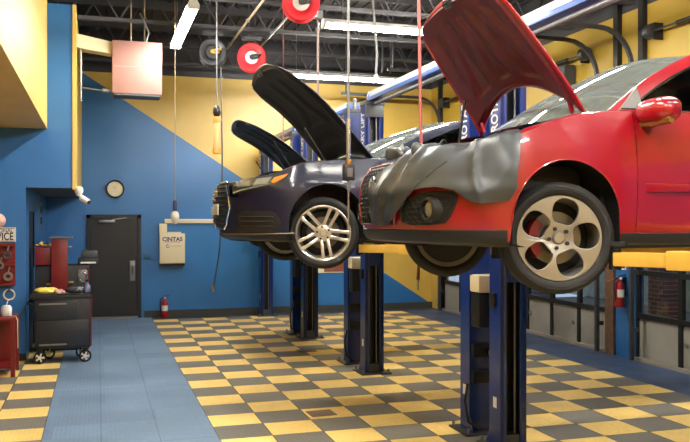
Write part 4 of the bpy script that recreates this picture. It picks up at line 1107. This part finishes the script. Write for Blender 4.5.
obj('knob', MB().cyl((.07, -.06, 1.55), (.12, -.06, 1.55), .018, 10), W['steel'], t); obj('knob', MB().cyl((.07, -.06, 1.02), (.14, -.06, 1.02), .018, 10), W['brass'], t); obj('knob', MB().cyl((-.18, -.06, 1.0), (-.24, -.06, 1.0), .018, 10), W['brass'], t)
obj('round_gauge', MB().box(.20, .34, -.03, -.001, 1.0, 1.20), W['grey'], t, bevel=.012)
obj('gauge_ring', MB().tube([(.27 + .055 * math.cos(a), -.035, 1.10 + .075 * math.sin(a)) for a in [R(20 * k) for k in range(18)]], .012, 6, closed=True), W['steel'], t)
obj('red_stripe', MB().box(.345, .362, -.012, -.001, .3, 1.25), W['dred'], t)
t = thing('black_case', 'small black case stacked on the right side of the red and black machine', 'case', (-.26, 12.75, 1.275))
obj('lower_half', MB().box(-.02, .28, -.1, .16, 0, .10), W['black'], t, bevel=.015); obj('upper_half', MB().box(.03, .27, -.1, .16, .105, .21), W['dgrey'], t, bevel=.02); obj('clasp', MB().box(.02, .24, -.112, -.101, .02, .045), W['white'], t)
t = thing('parts_pile', 'heap of brass and steel fittings on top of the red machine head', 'fittings', (-.77, 12.75, 1.545))
pm = MB()
for k in range(9): a = rnd.uniform(0, 6.28); q = Vector((rnd.uniform(-.07, .10), rnd.uniform(-.06, .1), .025)); pm.cyl(q, q + Vector((.05 * math.cos(a), .05 * math.sin(a), rnd.uniform(.0, .06))), .022, 10)
obj('fittings', pm, W['brass'], t); t['kind'] = 'stuff'
t = thing('switch_strip', 'narrow grey strip of dark switches on the alcove wall', 'switch', (-.948, 14.9, 1.72))
obj('plate', MB().box(0, .012, -.35, .25, .10, .72), W['grey'], t)
for k in range(3): obj('switch', MB().box(.0125, .02, -.2, .12, .16 + .19 * k, .28 + .19 * k), W['black'], t)

for q, lb in (((2.15, 7.75), 'small brown floor plate set in the dark tile nearest the camera'), ((2.98, 11.55), 'small brown floor plate among the tiles left of the middle lift post')):
    t = thing('floor_plate', lb, 'floor plate', (q[0], q[1], 0), .05, 'floor plates')
    obj('plate', MB().box(-.13, .13, -.12, .12, .0, .006), mat('plate_brown', (120, 98, 80), .5, noise=.2, nscale=20), t, bevel=.002)
    for x in (-.10, .10): obj('screw', MB().cyl((x, 0, .006), (x, 0, .009), .012, 10), W['grey'], t)
# ------------------------------------------------------------------ cars
CM = {
 'red_paint': mat('red_car_paint', (150, 7, 27), .30, coat=1.0),
 'navy_paint': mat('navy_car_paint', (8, 15, 42), .4, coat=.75, spec=.25),
 'black_paint': mat('black_car_paint', (12, 13, 16), .4, coat=.75, spec=.25),
 'maroon': mat('bonnet_primer_maroon', (92, 28, 38), .38, coat=.2, noise=.10, nscale=5),
 'underblack': mat('bonnet_liner_black', (14, 15, 16), .55, noise=.12, nscale=8),
 'rim_grey': mat('wheel_grey', (158, 155, 150), .34, .75), 'rim_silver': mat('wheel_silver', (206, 202, 194), .28, .75),
 'disc': mat('brake_disc', (110, 106, 100), .35, .8),
 'cal_red': mat('caliper_red', (120, 18, 28), .4), 'cal_grey': mat('caliper_grey', (80, 80, 80), .5),
 'trim': mat('black_trim', (20, 20, 21), .55), 'black': mat('car_black', (9, 9, 10), .6),
 'engine': mat('engine_dark', (40, 40, 42), .5, noise=.3, nscale=10), 'engine_light': mat('engine_light', (96, 96, 96), .45, noise=.35, nscale=12),
 'chrome': mat('chrome', (225, 225, 225), .12, 1.0), 'liner': mat('headliner_grey', (190, 188, 180), .8), 'interior': mat('car_interior', (30, 30, 33), .7),
 'amber': mat('amber_lens', (232, 122, 40), .25, coat=.5), 'amber_dim': mat('smoked_amber', (120, 84, 40), .25, coat=.5),
 'lens': mat('lamp_lens', (120, 124, 126), .12, .35, coat=1), 'lens_dark': mat('lamp_dark', (50, 52, 54), .15, coat=1),
 'mesh': mat('grille_black', (20, 20, 21), .5), 'meshlit': mat('grille_rib', (30, 31, 33), .75),
 'plate': mat('number_plate', (214, 214, 206), .4), 'sail': mat('sail_grey', (104, 104, 100), .4), 'leather': mat('grey_vinyl', (58, 62, 66), .34, noise=.10, nscale=4, bump=.06, bscale=14),
}
GL = glass_mat('car_glass', (170, 186, 178), .06, dust=.16); GS = glass_mat('car_side_glass', (90, 98, 96), .05)
def cmats(paint, inner, rim, cal):
    return dict(paint=CM[paint], hood_inner=CM[inner], rim=CM[rim], caliper=CM[cal], tire=W['rubber'], disc=CM['disc'], black=CM['black'], trim=CM['trim'], engine=CM['engine'], engine_light=CM['engine_light'],
                chrome=CM['chrome'], glass=GL, glass_side=GS, amber_dim=CM['amber_dim'], interior=CM['interior'], liner=CM['liner'], sail=CM['sail'])
ribs = [(.10, .40, .95, .22), (.12, .12, .95, .06)]
ribs2 = [(.12, .42, .55, .10), (.55, .10, .95, .14), (.3, .0, .3, .5)]
HB = Body(HATCH); SB = Body(SEDAN)
# --- red hatchback
VWZ = 1.615
car = thing('car', 'bright red hatchback raised on the nearest lift with a grey cover over its fender', 'car', (2.58, 4.88, VWZ), PI)
G1 = dict(Ab=(-.36, .735, .975), At=(-1.12, .555, 1.395), Rb=(-2.85, .53, 1.36), Cb=(-3.22, .66, 1.02), cb=(-.10, 0, .955), ct=(-1.00, 0, 1.435), rb=(-2.98, 0, 1.41), tb=(-3.32, 0, 1.03), crown=.07, ribs=ribs, cowl=.28, mirror=(-.55,))
hood = make_car(HB, car, cmats('red_paint', 'maroon', 'rim_grey', 'cal_red'), 'five_hole', .246, .10, [R(41), R(40), R(20), R(60)], R(-17), R(68), -.25, .76, (.69, .60), [(-.47, -1.55)], .60, G1)
for k in ('navy_paint', 'black_paint'): CM[k].node_tree.nodes['Principled BSDF'].inputs['Coat Roughness'].default_value = .13
def both(fn):
    for sg in (1, -1): fn(sg)
def honey(B, outline, d, sg, cell=.030):
    """thin hexagon mesh laid on the surface inside the outline"""
    xs = [a for a, b in outline]; ys_ = [b for a, b in outline]
    def inside(x, y):
        c_ = False
        for (x0, y0), (x1, y1) in zip(outline, outline[1:] + outline[:1]):
            if (y0 > y) != (y1 > y) and x < (x1 - x0) * (y - y0) / (y1 - y0) + x0: c_ = not c_
        return c_
    mb = MB(); r = cell; row = 0; y = min(ys_)
    while y < max(ys_):
        x = min(xs) + (row % 2) * r * .866
        while x < max(xs):
            hexp = [(x + r * .96 * math.sin(R(60 * k)) * 1.0, y + r * .62 * math.cos(R(60 * k))) for k in range(6)]
            if all(inside(a, b) for a, b in hexp): mb.tube([B.off(sg * a, b, d) for a, b in hexp], .0035, 4, closed=True)
            x += r * 1.732
        y += r * .95; row += 1
    return mb
fog = [(.40, .315), (.385, .38), (.43, .43), (.54, .475), (.66, .488), (.775, .482), (.81, .465), (.805, .42), (.77, .35), (.73, .312), (.62, .30), (.48, .30)]
def fogs(sg):
    o = obj('fog_grille', HB.patch([(sg * a, b) for a, b in fog], .004), CM['mesh'], car)
    obj('honeycomb', honey(HB, fog, .007, sg), CM['meshlit'], o)
    c = HB.off(sg * .645, .385, .0); n = (HB.nrm(sg * .60, .375) + Vector((1.2, 0, 0))).normalized()
    Mx = Matrix.Translation(c) @ n.to_track_quat('Z', 'Y').to_matrix().to_4x4()
    obj('fog_lamp_ring', MB().lathe([(.052, .0), (.056, .034), (.072, .026), (.080, -.03)], Mx, 24), CM['trim'], o)
    obj('fog_lamp', MB().lathe([(.0, .026), (.036, .020), (.053, .008)], Mx, 24), mat('fog_lens', (150, 146, 120), .15, .3, coat=1), o)
    obj('fog_frame', HB.line([(sg * a, b) for a, b in fog], .004, .006, closed=True), CM['trim'], o)
    obj('headlamp', HB.patch([(sg * .44, .64), (sg * .42, .71), (sg * .60, .735), (sg * .84, .79), (sg * .88, .74), (sg * .80, .66), (sg * .62, .63)], .006), CM['lens'], car)
both(fogs)
gr = [(-.36, .44), (-.34, .60), (-.33, .675), (.33, .675), (.34, .60), (.36, .44), (.30, .30), (-.30, .30)]
o = obj('grille', HB.patch(gr, .006), CM['mesh'], car)
obj('honeycomb', honey(HB, gr, .009, 1, .032), CM['meshlit'], o)
obj('red_surround', HB.line(gr, .008, .008, closed=True), CM['red_paint'], o)
# round emblem: ring with stacked V and W strokes
em = MB(); ce = HB.off(0, .53, .012); er = .068
E_ = lambda y, z: (ce.x + .006, y * er, ce.z + z * er)
em.tube([E_(math.cos(a), math.sin(a)) for a in [R(15 * k) for k in range(24)]], .006, 6, closed=True)
for L_ in ([(-.36, .85), (0, .12), (.36, .85)], [(-.78, .50), (-.38, -.78), (0, -.02), (.38, -.78), (.78, .50)]): em.tube([E_(*q) for q in L_], .005, 6)
obj('emblem', em, CM['chrome'], car)
hp = Vector((-.02, -.62, HB.top(0) - .02))
# prop rod on the far side
Mh = Matrix.Translation((-.25, 0, HB.top(-.25) + .005)) @ Matrix.Rotation(-R(68), 4, 'Y')
obj('hood_prop', MB().cyl(hp, Mh @ Vector((.42, -.58, -.03)), .010, 8), CM['black'], car)

# vinyl cover laid over the near fender
cov = [(.0, .58), (.18, .70), (.34, .76), (.48, .80), (.64, .86), (.78, .89), (.90, .92), (1.02, .955), (1.10, .965), (1.15, .88), (1.14, .74), (1.13, .62), (1.13, .50), (1.10, .435), (1.02, .425), (.94, .42), (.88, .435), (.80, .495), (.70, .512), (.60, .508), (.54, .50), (.46, .46), (.41, .40), (.36, .345), (.28, .305), (.16, .30), (-.02, .305), (-.06, .40), (-.03, .50)]
rr_ = random.Random(5)
def cover_mesh():
    sub, rings = 4, 22; o = []
    for a, b in zip(cov, cov[1:] + cov[:1]):
        for k in range(sub): o.append((lerp(a[0], b[0], k / sub), lerp(a[1], b[1], k / sub)))
    cx, cy = .72, .66; n = len(o); vs = []
    def lift(s_, w):
        d = .027 + .010 * math.sin(11 * s_ + 3 * w) * math.sin(9 * w + 1.5) + .007 * math.sin(23 * s_ - 17 * w)
        wt = HB.top(HB.base(s_)[0])
        d += .035 * math.exp(-((s_ - .40 - (w - .5) * .35) / .035) ** 2) * min(1, max(0, (w - .45) / .2))         # the big hanging fold
        d += .022 * math.exp(-((s_ - .20 - (w - .45) * .5) / .03) ** 2) + .015 * math.exp(-((s_ - .86 + (w - .7) * .3) / .02) ** 2)
        d += .018 * math.exp(-((w - .49) / .05) ** 2) + .02 * max(0, s_ - 1.0) / .13 * math.sin(14 * w)
        return d
    def P_(s_, w):
        wt = HB.top(HB.base(s_)[0])
        if w > wt - .01:
            q = HB.pt(s_, w); nn = Vector((0, 0, 1)) * .55 + HB.nrm(s_, wt - .02) * .45
            return q + nn * (lift(s_, w) + .012)
        return HB.off(s_, w, lift(s_, w))
    vs.append(P_(cx, cy))
    for r in range(1, rings + 1):
        q = r / rings
        for a, b in o: vs.append(P_(cx + (a - cx) * q, cy + (b - cy) * q))
    fs = [(0, 1 + k, 1 + (k + 1) % n) for k in range(n)]
    for r in range(rings - 1):
        A = 1 + r * n; B_ = A + n
        for k in range(n): fs.append((A + k, A + (k + 1) % n, B_ + (k + 1) % n, B_ + k))
    return MB().add(vs, fs)
t = thing('fender_cover', 'grey vinyl cover draped over the front fender of the red hatchback', 'fender cover', (2.58, 4.88, VWZ), PI)
obj('sheet', cover_mesh(), CM['leather'], t, solid=-.004)
def fold_mesh():
    # bunched edge that rolls over into the engine bay
    m = MB()
    def f(a, b):
        s_ = lerp(.06, .62, a); wt = HB.top(HB.base(s_)[0]); q = HB.pt(s_, wt - .02); n_ = HB.nrm(s_, wt - .05)
        ang = lerp(-.5, 2.6, b); rad = .062 + .022 * math.sin(9 * a + 2) + .012 * math.sin(21 * a)
        c_ = q - n_ * .05 + Vector((0, 0, .045 + .02 * math.sin(7 * a)))
        d = (n_ * math.cos(ang) + Vector((0, 0, 1)) * math.sin(ang)) * (rad + .008 * math.sin(30 * a + 5 * b))
        return c_ + d
    return m.grid(f, 60, 18)
obj('rolled_edge', fold_mesh(), CM['leather'], t, solid=-.004)

# --- saloon with open bonnet behind it
G2 = dict(Ab=(-.62, .765, 1.0), At=(-1.46, .575, 1.385), Rb=(-3.0, .53, 1.35), Cb=(-3.62, .66, 1.04), cb=(-.36, 0, 1.02), ct=(-1.34, 0, 1.425), rb=(-3.12, 0, 1.40), tb=(-3.72, 0, 1.05), crown=.075, ribs=ribs2, cowl=.12, mirror=(-.80,))
def saloon(label, x, y, z, paint, inner, hood_a):
    car = thing('car', label, 'car', (x, y, z), PI)
    hd = make_car(SB, car, cmats(paint, inner, 'rim_silver', 'cal_grey'), 'double_spoke', .262, .085, [R(28), R(30), R(10), R(50)], R(-17), hood_a, -.52, .88, (.80, .76), [(-.66, -1.66), (-1.668, -2.46)], .60, G2)
    for sg in (1, -1):
        L_ = [(.50, .625), (.46, .70), (.56, .765), (.80, .785), (1.04, .81), (1.14, .825), (1.10, .76), (1.0, .70), (.80, .665), (.62, .64)]
        h = obj('headlamp', SB.patch([(sg * a, b) for a, b in L_], .006), CM['lens_dark'], car)
        obj('daytime_strip', SB.line([(sg * a, b) for a, b in ((.52, .64), (.64, .66), (.80, .685), (.96, .715))], .012, .008), CM['lens'], h)
        obj('projector', SB.patch([(sg * a, b) for a, b in ((.56, .69), (.58, .74), (.72, .755), (.74, .70))], .010), CM['lens'], h)
        obj('inner_lens', SB.patch([(sg * a, b) for a, b in ((.78, .70), (.80, .765), (.96, .785), (.93, .72))], .009), CM['lens'], h)
        obj('amber_reflector', SB.patch([(sg * a, b) for a, b in ((.97, .735), (.99, .775), (1.12, .812), (1.08, .768), (1.0, .725))], .011), CM['amber'], h)
        k_ = obj('side_intake', SB.patch([(sg * a, b) for a, b in ((.62, .30), (.58, .42), (.66, .465), (.96, .46), (1.02, .44), (1.08, .36), (1.04, .30), (.84, .28))], .005), CM['mesh'], car)
        for w in (.32, .365, .41): obj('intake_slat', SB.line([(sg * .63, w), (sg * 1.0, w)], .010, .006), CM['trim'], k_)
        obj('chrome_strip', SB.line([(sg * .10, .245), (sg * .5, .245), (sg * .9, .25), (sg * 1.2, .255)], .012, .008), mat('dull_brass_trim', (110, 96, 70), .4, .5), car)
    gp = [(-.36, .70), (-.42, .62), (-.46, .50), (-.38, .34), (-.28, .295), (.28, .295), (.38, .34), (.46, .50), (.42, .62), (.36, .70), (.30, .745), (-.30, .745)]
    g = obj('grille', SB.patch(gp, .010, rings=8), CM['mesh'], car)
    obj('grille_frame', SB.line(gp, .016, .012, closed=True), CM['chrome'], g)
    for w in (.34, .385, .43, .475, .52, .565, .61, .655, .70): 
        e = .27 if w < .4 else .37
        obj('grille_slat', SB.line([(-e, w), (0, w), (e, w)], .018, .008, sub=8), CM['meshlit'], g)
    rg = MB(); xx = SB.off(0, .63, .032).x
    for k in range(4): rg.tube([(xx, (k - 1.5) * .062 + .038 * math.cos(a), .655 + .038 * math.sin(a)) for a in [R(20 * q) for q in range(18)]], .006, 6, closed=True)
    obj('emblem', rg, CM['chrome'], car)
    obj('number_plate', MB().box(xx - .008, xx + .006, -.17, .17, .43, .54), CM['plate'], car, bevel=.003)
    for sg in (1, -1): obj('hood_strut', MB().cyl((-.05, sg * .70, SB.top(-.05) - .02), (-.22 + .40, sg * .70, SB.top(0) + .33), .009, 8), CM['black'], car)
    return car
saloon('dark navy saloon with its bonnet raised, on the lift behind the red hatchback', 2.10, 8.24, 1.565, 'navy_paint', 'underblack', R(53))
saloon('black saloon mostly hidden behind the navy saloon, its bonnet raised', 2.56, 11.72, 1.60, 'black_paint', 'underblack', R(44))
# ------------------------------------------------------------------ camera, light, output look
TH = .3002
cd = bpy.data.cameras.new('camera'); cam = bpy.data.objects.new('camera', cd); COL.objects.link(cam)
cam.location = (0, 0, 1.934); cam.rotation_euler = (PI / 2, 0, -TH)
cd.sensor_fit = 'HORIZONTAL'; cd.sensor_width = 36; cd.lens = 36 * 800 / 690; cd.clip_start = .05; cd.clip_end = 100
scn.camera = cam
w = bpy.data.worlds.new('night'); scn.world = w; w.use_nodes = True
w.node_tree.nodes['Background'].inputs[0].default_value = rgb(120, 130, 150); w.node_tree.nodes['Background'].inputs[1].default_value = 3.0
vs = scn.view_settings
scn.display_settings.display_device = 'sRGB'
vs.view_transform = 'Standard'; vs.look = 'None'; vs.gamma = 1; vs.use_curve_mapping = False; vs.exposure = 0.2
cy = scn.cycles
cy.use_denoising = True; cy.max_bounces = 8; cy.diffuse_bounces = 4; cy.glossy_bounces = 4; cy.transparent_max_bounces = 12; cy.sample_clamp_indirect = 6
cy.caustics_reflective = False; cy.caustics_refractive = False
